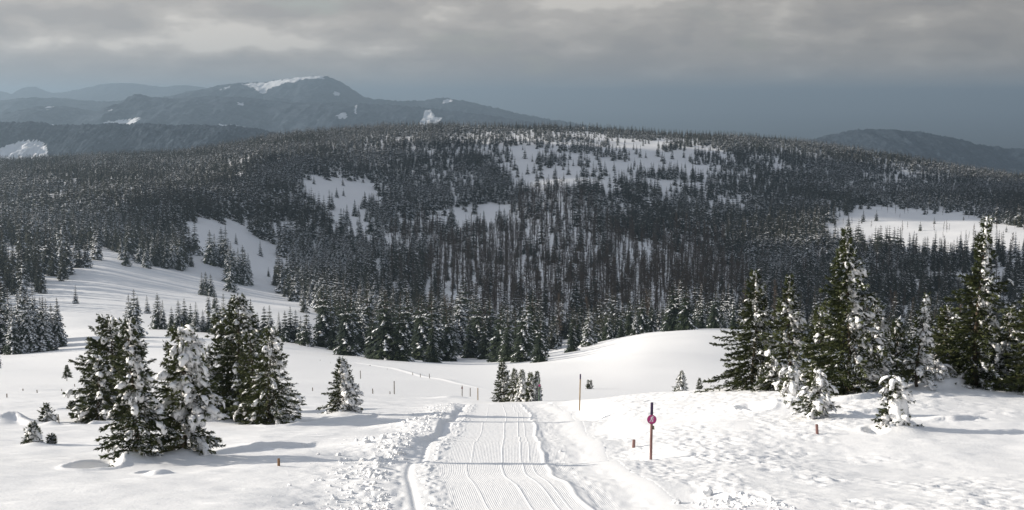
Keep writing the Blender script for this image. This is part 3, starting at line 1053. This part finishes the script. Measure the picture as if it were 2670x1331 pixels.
def bare_tree(seed):
    r = np.random.default_rng(seed)
    al = Acc()
    al.add(*tube([(0, 0, -0.04), (0.004 * r.normal(), 0, 0.5), (0.006 * r.normal(), 0, 1.0)], [0.011, 0.007, 0.0015], 5), 0)
    V, F = [], []
    for i in range(150):
        z = r.uniform(0.22, 0.97)
        az = r.random() * 6.28
        ln = 0.16 * (1.05 - z) ** 0.6 * r.uniform(0.3, 1.0)
        hd = np.array([math.cos(az), math.sin(az), r.uniform(-0.1, 0.9)])
        p = np.array([0, 0, z])
        q = p + hd * ln
        k = len(V)
        w = 0.0042
        V += [p, p + (0, 0, w * 2), q]
        F.append((k, k + 1, k + 2))
        for j in range(3):
            k = len(V)
            a = p + (q - p) * r.uniform(0.3, 0.9)
            b_ = a + np.array([r.normal(0, 0.02), r.normal(0, 0.02), r.uniform(-0.01, 0.035)])
            V += [a, a + (w, 0, w), b_]
            F.append((k, k + 1, k + 2))
    al.add(np.array(V), np.array(F), 1)
    return al.mesh('bare_larch', [M_BARK, M_BARE])


MID = [mid_spruce(100 + i, R=[0.215, 0.24, 0.20, 0.26, 0.225][i], per=11, whorls=24, snow_r=[0.75, 0.6, 0.7, 0.45, 0.85][i], snow_l=[0.40, 0.25, 0.35, 0.15, 0.5][i]) for i in range(5)]
MIDDARK = [mid_spruce(120 + i, R=[0.25, 0.225, 0.27][i], per=11, whorls=24, snow_r=0.26, snow_l=0.07) for i in range(3)]
FARV = [mid_spruce(140 + i, R=[0.205, 0.225, 0.185, 0.215][i], whorls=13, per=8, teeth=2, snow_r=[0.5, 0.32, 0.2, 0.08][i], snow_l=[0.24, 0.14, 0.07, 0.02][i], split=False, size=1.25) for i in range(4)]
FARL = [mid_spruce(160 + i, R=[0.20, 0.23, 0.185][i], whorls=19, per=9, teeth=3, snow_r=[0.65, 0.36, 0.16][i], snow_l=[0.34, 0.15, 0.05][i], split=False, size=1.15) for i in range(3)]
BARE = [bare_tree(180 + i) for i in range(4)]

count_mid = [0]


def mid_tree(x, y, H, label, group, dark=False, name='spruce_tree'):
    if group and group.startswith(('big stand', 'row of')):
        label = label.replace('dark frosted spruce', 'spruce').replace('dark spruce', 'spruce')
        label = ('dark green ' if dark else 'pale frosted ') + label
    me = MIDDARK if dark else MID
    e = empty(name, (x, y, gz(x, y) - 0.15), random.uniform(-0.5, 0.5), H)
    e.scale = (H * random.uniform(0.9, 1.15), H * random.uniform(0.9, 1.15), H)
    tag(e, label, 'tree', group)
    k = random.randrange(len(me))
    for nm, m in zip(('trunk', 'crown', 'snow'), me[k]):
        p = mk_obj(nm, m, e)
        if nm == 'snow':
            p['kind'] = 'stuff'
    count_mid[0] += 1


def mid_px(px, py, hpx, label, group, dark=False, dmin=150, dmax=2500):
    x, y = ray_ground(px, py, dmin, dmax)
    mid_tree(x, y, 1.08 * hpx / FPX * y, label, group, dark)


R_ = random.Random(5)
# stand at the near left edge of the field
L_, G_ = 'frosted spruce in the dense stand beside the long-shadowed field edge', 'stand of frosted spruces by the field'
for i in range(20):
    a = R_.random()
    px = -40 + 200 * a
    mid_px(px + R_.uniform(-8, 8), 934 - 22 * a - R_.random() * 30, R_.uniform(140, 185) * (1 - 0.28 * a), L_, G_)
mid_px(-8, 958, 62, 'low dark spruce standing forward of the frosted stand on the field', None, True)
mid_px(146, 915, 32, 'knee-high snowy fir at the end of the frosted stand', None)
# pair of tall ones and the row on the brink of the meadow
mid_px(338, 880, 108, 'tall frosted spruce of a pair rising above the dark dense clump', 'pair of frosted spruces')
mid_px(352, 882, 122, 'tall frosted spruce of a pair rising above the dark dense clump', 'pair of frosted spruces')
L_, G_ = 'dark frosted spruce in the row along the foot of the striped meadow', 'row of spruces below the striped meadow'
for px, py, h in [(412, 857, 92), (425, 858, 76), (448, 860, 60), (466, 862, 78), (482, 862, 82), (498, 864, 70), (512, 866, 76), (530, 866, 56), (545, 868, 60), (566, 872, 98), (584, 872, 104),
                  (600, 874, 90), (618, 876, 60), (655, 880, 98), (672, 882, 66), (690, 884, 84), (704, 886, 88), (728, 890, 76), (744, 892, 80), (758, 892, 92), (772, 894, 84), (785, 898, 72)]:
    mid_px(px, py, h, L_, G_, R_.random() < 0.4, 330)
mid_px(800, 903, 96, 'cone-shaped spruce with splayed frosted skirts ending the meadow-foot row', None)
mid_px(872, 914, 92, 'dark spruce at the corner of the valley stand, gap beside it', None, True)
# stand at the bottom of the field
L_, G_ = 'dark spruce in the big stand at the bottom of the field', 'big stand at the bottom of the field'
for i in range(34):
    px = 905 + i * 15.2 + R_.uniform(-9, 9)
    py = float(np.interp(px, [900, 1000, 1100, 1200, 1400], [928, 938, 944, 941, 939])) - R_.choice([0, 0, 5, 9, 14])
    mid_px(px, py, R_.uniform(85, 180), L_, G_, R_.random() < 0.8, 330, 440)
for i in range(56):
    px = R_.uniform(840, 1420)
    y = R_.uniform(420, 560)
    x = y * float(side_of(px, 900))
    mid_tree(x, y, R_.uniform(13, 23), L_, G_, R_.random() < 0.8)
# behind the white dome
L_, G_ = 'spruce in the row looking over the crest of the white dome', 'row of spruces behind the white dome'
for i in range(30):
    px = 1500 + i * 14.0 + R_.uniform(-8, 8)
    y = R_.uniform(440, 540)
    x = y * float(side_of(px, 870))
    mid_tree(x, y, R_.uniform(9, 16.5), L_, G_, R_.random() < 0.8)
mid_px(1492, 912, 108, 'ragged single spruce on the white dome, throwing a long shadow', None, True, 300)
mid_px(1512, 898, 100, 'spruce just behind the ragged single one on the dome', None, True, 380)
# meadow groups
L_, G_ = 'frosted spruce in the little grove on the upper shaded meadow', 'grove on the upper shaded meadow'
for px, py, h in [(548, 690, 85), (560, 692, 78), (578, 690, 92), (590, 700, 104), (603, 715, 78), (596, 738, 96), (612, 740, 84), (602, 760, 82), (622, 738, 86), (634, 740, 94), (648, 724, 60), (640, 745, 88)]:
    mid_px(px, py, h, L_, G_, False, 500)
for px, py, h in [(527, 772, 58), (537, 772, 60), (550, 776, 58)]:
    mid_px(px, py, h, 'one of three frosted spruces close together on the striped meadow', 'three spruces on the striped meadow', False, 400)
mid_px(770, 782, 60, 'squat frosted spruce below the shaded forest edge', None, False, 400)
L_, G_ = 'frosted spruce standing forward of the forest edge at the top of the striped meadow', 'spruces at the top of the striped meadow'
for px, py, h in [(330, 696, 58), (382, 700, 64), (432, 694, 78), (452, 702, 84), (470, 704, 88), (398, 688, 70), (366, 690, 60)]:
    mid_px(px, py, h, L_, G_, False, 600)
L_, G_ = 'small spruce scattered over the shaded clearing on the hillside', 'spruces on the shaded hillside clearing'
for px, py, h in [(878, 516, 26), (866, 542, 40), (925, 565, 42), (905, 590, 52), (890, 620, 74), (938, 628, 76), (955, 580, 40), (897, 612, 66), (968, 610, 62), (985, 640, 74), (998, 642, 66), (1178, 590, 62), (1315, 600, 56), (1302, 586, 50)]:
    mid_px(px, py, h, L_, G_, False, 700)
print('mid trees', count_mid[0])


# ------------------------------------------------------------------ the forests (too many to count)
def forest(name, label, kinds, P, S, Rz, idx):
    coll = bpy.data.collections.new(name + '_kinds')
    srcs = []
    for i, me in enumerate(kinds):
        o = bpy.data.objects.new('%s_kind_%02d' % (name, i), me)
        coll.objects.link(o)
        srcs.append(o)
    me = bpy.data.meshes.new(name)
    me.vertices.add(len(P))
    me.vertices.foreach_set('co', np.asarray(P, np.float32).reshape(-1))
    for nm, typ, dat, key in (('tree_scale', 'FLOAT_VECTOR', S, 'vector'), ('tree_turn', 'FLOAT_VECTOR', Rz, 'vector'), ('tree_kind', 'INT', idx, 'value')):
        at = me.attributes.new(nm, typ, 'POINT')
        at.data.foreach_set(key, np.asarray(dat, np.int32 if typ == 'INT' else np.float32).reshape(-1))
    o = mk_obj(name, me)
    tag(o, label, 'forest', kind='stuff')
    ng = bpy.data.node_groups.new(name + '_nodes', 'GeometryNodeTree')
    ng.interface.new_socket('Geometry', in_out='INPUT', socket_type='NodeSocketGeometry')
    ng.interface.new_socket('Geometry', in_out='OUTPUT', socket_type='NodeSocketGeometry')
    gi, go = ng.nodes.new('NodeGroupInput'), ng.nodes.new('NodeGroupOutput')
    iop = ng.nodes.new('GeometryNodeInstanceOnPoints')
    ci = ng.nodes.new('GeometryNodeCollectionInfo')
    ci.inputs['Collection'].default_value = coll
    ci.inputs['Separate Children'].default_value = True
    ci.inputs['Reset Children'].default_value = True
    iop.inputs['Pick Instance'].default_value = True
    ng.links.new(gi.outputs[0], iop.inputs['Points'])
    ng.links.new(ci.outputs[0], iop.inputs['Instance'])
    for nm, typ, sock in (('tree_scale', 'FLOAT_VECTOR', 'Scale'), ('tree_turn', 'FLOAT_VECTOR', 'Rotation'), ('tree_kind', 'INT', 'Instance Index')):
        a = ng.nodes.new('GeometryNodeInputNamedAttribute')
        a.data_type = typ
        a.inputs['Name'].default_value = nm
        out = [s for s in a.outputs if s.enabled and s.name == 'Attribute'][0]
        ng.links.new(out, iop.inputs[sock])
    ng.links.new(iop.outputs[0], go.inputs[0])
    md = o.modifiers.new('trees', 'NODES')
    md.node_group = ng
    return o


CLEAR = [
    [(60, 790), (150, 742), (225, 700), (290, 668), (420, 708), (480, 712), (490, 640), (480, 592), (520, 572), (570, 570), (640, 590), (700, 640), (733, 690), (735, 770), (800, 800), (900, 850), (860, 880), (400, 885), (160, 880), (60, 830)],
    [(765, 470), (830, 455), (985, 482), (1012, 508), (962, 540), (960, 570), (1000, 600), (1042, 620), (1010, 660), (940, 640), (850, 598), (842, 550), (790, 512)],
    [(1148, 545), (1175, 540), (1235, 566), (1232, 612), (1170, 596)], [(1262, 540), (1300, 530), (1345, 562), (1350, 604), (1290, 590)],
    [(1140, 790), (1160, 766), (1205, 765), (1200, 820), (1150, 825)],
    [(2150, 590), (2180, 552), (2270, 533), (2450, 556), (2560, 570), (2720, 612), (2720, 650), (2480, 672), (2380, 668), (2300, 636), (2160, 632)],
]
SPARSE = [
    ([(1335, 348), (1480, 345), (1650, 365), (1800, 378), (1905, 395), (1915, 430), (1870, 470), (1760, 505), (1690, 500), (1600, 520), (1480, 505), (1400, 480), (1300, 420), (1310, 385)], 0.22),
    ([(1300, 400), (1340, 430), (1400, 490), (1440, 515), (1330, 480), (1295, 440)], 0.2),
    ([(1030, 560), (1150, 540), (1360, 540), (1400, 590), (1300, 640), (1150, 640), (1000, 660)], 0.30),
]
BAREP = [(1120, 660), (1250, 610), (1400, 585), (1560, 595), (1700, 640), (1830, 690), (1950, 715), (1960, 790), (1900, 830), (1600, 850), (1400, 850), (1200, 840), (1130, 770)]


BROWN = [[(1330, 520), (1420, 500), (1530, 520), (1560, 560), (1530, 600), (1350, 590)], [(1690, 625), (1800, 610), (1900, 640), (1890, 700), (1720, 690)], [(1010, 610), (1130, 590), (1130, 640), (1020, 660)]]


def build_forest():
    sp = 7.5
    ys = np.arange(560, 2330, sp)
    xs = np.arange(-1150, 1150, sp)
    X, Y = np.meshgrid(xs, ys)
    X = (X + rng.uniform(-0.48, 0.48, X.shape) * sp).ravel()
    Y = (Y + rng.uniform(-0.48, 0.48, Y.shape) * sp).ravel()
    m = np.abs(X) < 0.46 * Y + 20
    X, Y = X[m], Y[m]
    Z = ground_z(X, Y, False)
    px, py = project(X, Y, Z)
    wob = fbm(X / 25.0, Y / 25.0, 3) * 24
    p = np.full(X.shape, 0.92)
    p *= 0.26 + 0.95 * sstep(-0.38, 0.12, fbm(X / 50.0, Y / 60.0, 4))
    for poly, q in SPARSE:
        ins = in_poly(px + wob * 2.2, py + wob * 1.4, poly)
        clump = sstep(0.05, 0.35, fbm(X / 45.0 + 3, Y / 60.0, 3))
        p = np.where(ins, 0.05 + 0.95 * clump * np.clip(q * 3, 0, 1), p)
    p = np.where((px < 420) & (Y < 880), p * 0.45, p)      # thinner wood beside the striped meadow
    p = np.where(Y > 1500, np.minimum(p * 1.25, 0.97), p)
    clr = np.zeros(X.shape, bool)
    for poly in CLEAR:
        clr |= in_poly(px + wob * 1.5 + 10 * rng.normal(0, 1, px.shape), py + wob * 0.7 + 3 * rng.normal(0, 1, px.shape), poly)
    p[clr] = 0.004 + 0.05 * (vnoise(X[clr] / 40.0, Y[clr] / 40.0) > 0.7)
    bare = in_poly(px + wob * 1.2, py + wob * 0.8, BAREP) & ~clr
    thick = np.zeros(X.shape, bool)
    for poly in BROWN:
        thick |= in_poly(px + wob * 1.5, py + wob, poly)
    bare |= thick & (rng.random(X.shape) < 0.8)
    tone = 1.5 * fbm(X / 60.0 + 7, Y / 80.0, 3) + 0.2 * rng.normal(0, 1, X.shape) + 0.25 * sstep(-200, 100, X) * (1 - sstep(1100, 1500, Y))
    glade = in_poly(px, py, CLEAR[5]) & clr
    p = np.where(glade, 0.07, p)
    bare |= glade & (rng.random(X.shape) < 0.75)
    # no forest on the fields: the valley stand begins at about 560 m
    keep = rng.random(X.shape) < np.where(glade, 0.07, np.where(thick, 0.75, np.where(bare, 0.48 + 0.5 * sstep(-0.2, 0.3, fbm(X / 60.0, Y / 45.0 + 5, 3)), p)))
    # bare trees also mixed thinly through the lower middle of the hill
    mix = (rng.random(X.shape) < 0.10) & (px > 1000) & (Y < 1100)
    bt = (bare | mix) & keep & ~((rng.random(X.shape) < 0.09) & bare)
    st = keep & ~bt
    size = 11.5 + 12.0 * rng.random(X.shape) ** 1.5 + 4.0 * fbm(X / 90.0, Y / 90.0, 2)
    size *= np.interp(Y, [560, 1200, 1800, 2300], [1.0, 0.95, 0.76, 0.66])
    size[clr] *= 0.55
    size *= np.where((px < 520) & (Y < 1000), 1.12, 1.0)

    def out(sel, kinds, name, label, hm, wm, lod):
        n = sel.sum()
        hgt = size[sel] * hm
        wid = hgt * wm * rng.uniform(0.85, 1.2, n)
        P = np.stack([X[sel], Y[sel], Z[sel] - 0.3], -1)
        S = np.stack([wid, wid, hgt], -1)
        tl = 0.05 if kinds is BARE else 0.02
        Rz = np.stack([rng.normal(0, tl, n), rng.normal(0, tl, n), rng.uniform(-0.5, 0.5, n)], -1)
        forest(name, label, kinds, P, S, Rz, lod(n, tone[sel]))
        print(name, n)
    nearm = Y < 1080
    out(st & nearm, FARL, 'forest', 'frosted spruce forest on the lower hillside around the clearings', 1.0, 1.0, lambda n, t: np.clip(np.digitize(t, [-0.22, 0.12]), 0, 2))
    out(st & ~nearm, FARV, 'forest', 'dark spruce forest climbing to the long hill crest', 1.0, 1.12, lambda n, t: np.clip(np.digitize(t, [-0.28, 0.0, 0.25]), 0, 3))
    out(bt, BARE, 'bare_forest', 'leafless brown trees with thin stems on the shaded snow slope', 1.08, 1.0, lambda n, t: rng.integers(0, len(BARE), n))


build_forest()


# ------------------------------------------------------------------ posts and sign
def post(px, py, top, wpx, label, mat, group=None, name='wooden_post', d=None, cap=None, tilt=0.0, square=False, capfrac=0.2):
    x, y = ray_ground(px, py) if d is None else (d * float(side_of(px, py)), d)
    z = gz(x, y)
    ztop = float(slope_of(top)) * y
    H = ztop - z
    r = max(wpx / 2 / FPX * y, 0.02)
    a = Acc()
    n = 4 if square else 10
    h1 = H * (1 - capfrac) if cap else H
    a.add(*tube([(0, 0, -0.3), (0, 0, 0.0), (0, 0, h1 * 0.5), (0, 0, h1 - 0.01), (0, 0, h1)], [r, r, r * 0.97, r * 0.95, r * 0.86], n))
    e = empty(name, (x, y, z))
    e.rotation_euler = (0, tilt, 0.0)
    tag(e, label, 'post', group)
    mk_obj('shaft', a.mesh('shaft', [mat], False), e)
    if cap:
        c = Acc()
        c.add(*tube([(0, 0, h1 - 0.02), (0, 0, h1 + 0.01), (0, 0, H - 0.01), (0, 0, H)], [r * 1.02, r * 1.05, r * 1.03, r * 0.85], n))
        mk_obj('painted_top', c.mesh('painted_top', [cap], False), e)
    return e, (x, y, z, H, r)


def disc(R, th, y0, n=40):
    an = np.arange(n) / n * 2 * math.pi
    V = np.concatenate([np.stack([R * np.cos(an), np.full(n, y0), R * np.sin(an)], -1), np.stack([R * np.cos(an), np.full(n, y0 + th), R * np.sin(an)], -1), [[0, y0, 0], [0, y0 + th, 0]]])
    F = []
    for i in range(n):
        j = (i + 1) % n
        F += [(i, j, 2 * n), (n + j, n + i, 2 * n + 1), (j, i, n + i), (j, n + i, n + j)]
    return V, np.array(F)


def flat_poly(pts, y0, th):
    bm = bmesh.new()
    vs = [bm.verts.new((p[0], y0, p[1])) for p in pts]
    f = bm.faces.new(vs)
    r = bmesh.ops.extrude_face_region(bm, geom=[f])
    for v in r['geom']:
        if isinstance(v, bmesh.types.BMVert):
            v.co.y += th
    bmesh.ops.triangulate(bm, faces=bm.faces[:])
    bmesh.ops.recalc_face_normals(bm, faces=bm.faces[:])
    bm.verts.index_update()
    V = np.array([v.co[:] for v in bm.verts])
    F = np.array([[v.index for v in g.verts] for g in bm.faces])
    bm.free()
    return V, F


def limb(p, q, w0, w1):
    p, q = np.array(p, float), np.array(q, float)
    d = (q - p) / np.linalg.norm(q - p)
    n = np.array([-d[1], d[0]])
    return [tuple(p + n * w0), tuple(p - n * w0), tuple(q - n * w1), tuple(q + n * w1)]


e, (sx_, sy_, sz_, SH, SR) = post(1697, 1194, 1050, 7.6, 'sign post with a round magenta snowshoe-hiker sign and dark painted top', M_WOODRED, name='trail_sign', cap=M_DARKTOP, capfrac=0.20, tilt=0.008)
e['category'] = 'sign'
RD = 0.158
ds = Acc()
ds.add(*disc(RD, 0.012, 0.0))
sg = mk_obj('sign_disc', ds.mesh('sign_disc', [M_PINK]), e, (0, -SR - 0.018, SH * 0.715))
rm = Acc()
an = np.linspace(0, 2 * math.pi, 41)
rm.add(*tube(np.stack([(RD - 0.006) * np.cos(an), np.full(41, -0.002), (RD - 0.006) * np.sin(an)], -1), 0.008, 5))
mk_obj('rim', rm.mesh('rim', [M_RIM]), sg)
fg = Acc()
k = 0.0011
hk = [limb((8, 78), (-12, 20), 20, 16), limb((-12, 22), (22, -18), 13, 11), limb((22, -18), (8, -62), 11, 8), limb((-12, 22), (-32, -22), 13, 10),
      limb((-32, -22), (-62, -62), 10, 7), limb((4, 66), (36, 40), 9, 7), limb((36, 40), (58, 52), 7, 5), limb((56, 62), (42, -60), 3, 3), limb((-18, 70), (-30, 30), 13, 12),
      limb((-82, -74), (-34, -58), 6, 6), limb((-8, -70), (44, -62), 6, 6)]
for i, pl in enumerate(hk):
    fg.add(*flat_poly([(x * k, z * k) for x, z in pl], -0.0045 - 0.0002 * i, 0.004))
fg.add(*disc(0.019, 0.004, -0.007, 16))
fg.V[-1] = fg.V[-1] + np.array([20 * k, 0, 98 * k])
fg.add(*disc(0.011, 0.004, -0.0072, 12))
fg.V[-1] = fg.V[-1] + np.array([52 * k, 0, 92 * k])
mk_obj('hiker_symbol', fg.mesh('hiker_symbol', [M_WHITE]), sg)
tg = Acc()
tg.add(*flat_poly([(0.0, 0.06), (0.045, 0.05), (0.06, -0.08), (0.0, -0.06)], -0.03, 0.05))
mk_obj('tag', tg.mesh('tag', [M_TAG]), e, (SR - 0.004, 0, SH * 0.57))

post(727, 1222, 1196, 7.5, 'short weathered stake sticking out of snow near the path', M_WOOD, name='wooden_stake')
post(2131, 1132, 1107, 8.0, 'short brown stake below the bent little spruce', M_WOODRED, name='wooden_stake', tilt=-0.08)
post(1652, 1160, 1147, 8.5, 'low reddish stump beside the magenta sign post', M_WOODRED, name='wooden_stake', tilt=0.05)
post(1511, 1056, 976, 3.8, 'tall pale marker pole with a dark top on the ridge of the slope', M_WOODPALE, name='marker_pole', cap=M_DARKTOP, capfrac=0.13, tilt=0.02)
e, (x_, y_, z_, h_, r_) = post(1405, 1041, 989, 3.6, 'greenish marker pole with a small sign by the path-end clump', mat_noise('post_green', (0.06, 0.09, 0.07), (0.14, 0.18, 0.13), 12.0, (1, 1, 0.2)), name='marker_pole', d=114, tilt=0.03)
s_ = Acc()
s_.add(*disc(0.09, 0.012, -r_ - 0.015, 20))
mk_obj('sign_disc', s_.mesh('sign_disc', [M_PINK]), e, (0, 0, h_ * 0.72))
post(1246, 1047, 1012, 2.8, 'yellowish pole at the end of the path bank', M_WOODPALE, name='marker_pole')
post(1226, 1030, 1012, 2.4, 'thin grey pole between the sign-bearing pole and the yellowish one', M_WOODGREY, name='marker_pole')
e, (x_, y_, z_, h_, r_) = post(1205, 1030, 1006, 2.4, 'thin pole with a small board beyond the path bank', M_WOODGREY, name='marker_pole')
s_ = Acc()
s_.add(*flat_poly([(-0.09, -0.13), (0.09, -0.13), (0.09, 0.13), (-0.09, 0.13)], -r_ - 0.02, 0.015))
mk_obj('board', s_.mesh('board', [M_WOODRED]), e, (0, 0, h_ * 0.8))
L_, G_ = 'small weathered fence post standing in the snow field', 'fence posts across the snow field'
for px, py, tp, w in [(18, 1039, 1027, 3.2), (60, 1023, 1014, 2.8), (97, 1028, 1017, 2.8), (122, 1016, 1011, 2.2), (161, 1021, 1015, 2.6), (195, 1011, 1002, 2.4), (759, 1018, 1010, 2.4), (815, 1020, 1011, 2.6),
                      (972, 1026, 1014, 2.8), (940, 985, 967, 2.2), (1017, 1027, 1021, 2.4), (862, 952, 946, 2.0), (965, 959, 952, 2.0), (1010, 967, 962, 1.8), (1076, 977, 972, 1.8), (1096, 981, 975, 1.8), (1120, 985, 975, 2.0), (778, 944, 940, 1.6), (835, 944, 939, 1.6), (905, 950, 944, 1.6)]:
    post(px, py, tp, w, L_, M_WOODGREY, G_, 'fence_post', tilt=R_.uniform(-0.06, 0.06))
post(1028, 1027, 994, 2.8, 'tall thin grey stake in the field beyond the lone spruce', M_WOODGREY, name='marker_pole')
post(154, 1104, 1082, 3.0, 'thin pointed stick beside the crooked seedling', M_WOODGREY, name='stick', tilt=-0.08)
for px in (98, 104):
    post(px, 1154, 1112 + (px - 98), 3.0, 'thin bare stem beside the stunted seedling fir', M_BARK, 'bare stems by the seedling', 'bare_stem', tilt=0.04)


# ------------------------------------------------------------------ clods of snow along the path
def clod_shape(seed):
    r = np.random.default_rng(seed)
    V, F = ICO2
    s = 1 + 0.55 * (r.random((len(V), 1)) - 0.5)
    return V * s * np.array([r.uniform(0.8, 1.2), r.uniform(0.8, 1.2), r.uniform(0.6, 0.9)]), F


def build_clods():
    r = np.random.default_rng(31)
    N = 3600
    Y = np.concatenate([27 + 82 * r.random(N) ** 1.25, 26 + 70 * r.random(900), 27 + 8 * r.random(240)])
    u = np.concatenate([-3.8 - np.abs(r.normal(0, 1.1, N)) * (1 - 0.15 * r.random(N)), -2.72 + r.normal(0, 0.2, 900), 3.7 + 1.6 * r.random(240)])
    kind = np.concatenate([np.zeros(N), np.ones(900), np.full(240, 2)])
    X = u + path_shift(Y)
    sz = np.concatenate([0.018 + 0.065 * r.random(N) ** 3.5, 0.014 + 0.03 * r.random(900) ** 2, 0.03 + 0.07 * r.random(240) ** 2])
    dens = fbm(X / 2.0, Y / 3.0, 3)
    keep = (r.random(len(X)) < 0.35 + 0.9 * sstep(-0.3, 0.3, dens)) & ~((kind == 0) & (u < -5.2) & (r.random(len(X)) < 0.5))
    X, Y, u, sz, kind = X[keep], Y[keep], u[keep], sz[keep], kind[keep]
    zg = ground_z(X, Y)
    zp = path_profile(u, Y) + path_floor(Y)
    Z = np.where((u > -4.3) & (u < 3.5), zp, zg)
    a = Acc()
    for x, y, z, s in zip(X, Y, Z, sz):
        V, F = ICO1 if s < 0.05 else ICO2
        V = V * (1 + 0.7 * (r.random((len(V), 1)) - 0.5)) * s * np.array([r.uniform(0.8, 1.3), r.uniform(0.8, 1.3), r.uniform(0.6, 1.0)])
        an = r.random() * 6.28
        V = np.stack([V[:, 0] * math.cos(an) - V[:, 1] * math.sin(an), V[:, 0] * math.sin(an) + V[:, 1] * math.cos(an), V[:, 2]], -1)
        a.add(V + (x, y, z + s * r.uniform(-0.3, 0.25)), F)
    o = mk_obj('snow_crumbs', a.mesh('snow_crumbs', [M_SNOW], False))
    tag(o, 'crumbs of broken snow strewn along the path banks', 'snow crumbs', kind='stuff')
    shapes = [mk_mesh('snow_clod', *clod_shape(50 + i), [M_SNOW], smooth=False) for i in range(6)]
    spots = [(1000, 1162, 0.17), (972, 1160, 0.11), (882, 1180, 0.10), (830, 1183, 0.06), (903, 1250, 0.10), (1462, 1168, 0.07), (1118, 1290, 0.09), (930, 1150, 0.08), (1840, 1282, 0.19), (1765, 1290, 0.12), (1900, 1296, 0.13)]
    for i in range(46):
        spots.append((None, None, r.uniform(0.08, 0.14)))
    for i, (a_, b_, s) in enumerate(spots):
        if a_ is None:
            y = 28 + 60 * r.random() ** 1.3
            x = -3.9 - abs(r.normal(0, 0.8)) + path_shift(np.array([y]))[0]
        else:
            x, y = ray_ground(a_, b_)
        uu = x - float(path_shift(np.array([y]))[0])
        z = float((path_profile(np.array([uu]), np.array([y])) + path_floor(np.array([y])))[0]) if -4.3 < uu < 3.5 else gz(x, y)
        c = mk_obj('snow_clod', shapes[i % 6], None, (x, y, z + s * 0.25))
        c.scale = (s,) * 3
        c.rotation_euler = (0, 0, r.random() * 6.28)
        tag(c, 'lump of broken snow lying along the path bank', 'snow clod', 'snow clods along the path')


build_clods()


# ------------------------------------------------------------------ unseen cloud high up beside the view, shaped to shade the far hill
def build_shade_cloud():
    r = np.random.default_rng(77)
    foot = [(-235, 1120), (-185, 960), (-105, 900), (0, 730), (90, 640), (420, 600), (1000, 620), (1500, 1100), (1600, 1950), (-60, 1950), (-250, 1600), (-190, 1350)]
    gaps = [(365, 1250, 125, 130)]
    a = Acc()
    lift = 640.0
    for i in range(2600):
        x, y = r.uniform(-950, 1650), r.uniform(550, 2700)
        if not in_poly(np.array([x]), np.array([y]), foot)[0]:
            continue
        if any(((x - g[0]) / (g[2] + 85)) ** 2 + ((y - g[1]) / (g[3] + 45)) ** 2 < 1 for g in gaps):
            continue
        R = r.uniform(35, 62)
        V, F = ICO2
        V = V * (1 + 0.35 * (r.random((len(V), 1)) - 0.5)) * np.array([R, R, R * 0.25])
        gzz = float(ground_z(np.array([x]), np.array([y]), False)[0]) + 5.0
        c = np.array([x, y, gzz]) + SUNV * (lift + r.uniform(0, 90) - gzz) / SUNV[2]
        a.add(V + c, F)
    m, nt, b = mat_base('cloud_white')
    n = noise_n(nt, nd(nt, 'ShaderNodeTexCoord').outputs['Object'], 0.01, 5)
    nt.links.new(mix_n(nt, n, (0.85, 0.85, 0.86), (0.93, 0.93, 0.93)), b.inputs['Base Color'])
    b.inputs['Roughness'].default_value = 1.0
    o = mk_obj('cloud', a.mesh('cloud', [m], True))
    tag(o, 'unseen grey-white cloud bank shaped to shade the far hill', 'cloud', kind='structure')


build_shade_cloud()


# ------------------------------------------------------------------ the air
def build_haze():
    m = bpy.data.materials.new('haze_air')
    m.use_nodes = True
    nt = m.node_tree
    nt.nodes.clear()
    out = nd(nt, 'ShaderNodeOutputMaterial')
    v = nd(nt, 'ShaderNodeVolumePrincipled')
    v.inputs['Color'].default_value = (0.42, 0.55, 0.68, 1)
    v.inputs['Density'].default_value = HAZE_DENSITY
    v.inputs['Anisotropy'].default_value = 0.5
    nt.links.new(v.outputs[0], out.inputs['Volume'])
    s = 45000.0
    V = [(-s, -3000, -760), (s, -3000, -760), (s, s, -760), (-s, s, -760), (-s, -3000, 150), (s, -3000, 150), (s, s, 150), (-s, s, 150)]
    F = [(0, 3, 2, 1), (4, 5, 6, 7), (0, 1, 5, 4), (1, 2, 6, 5), (2, 3, 7, 6), (3, 0, 4, 7)]
    o = mk_obj('haze', mk_mesh('haze', V, F, [m]))
    tag(o, 'thin blue haze filling the air over the hills', 'haze', kind='stuff')


build_haze()
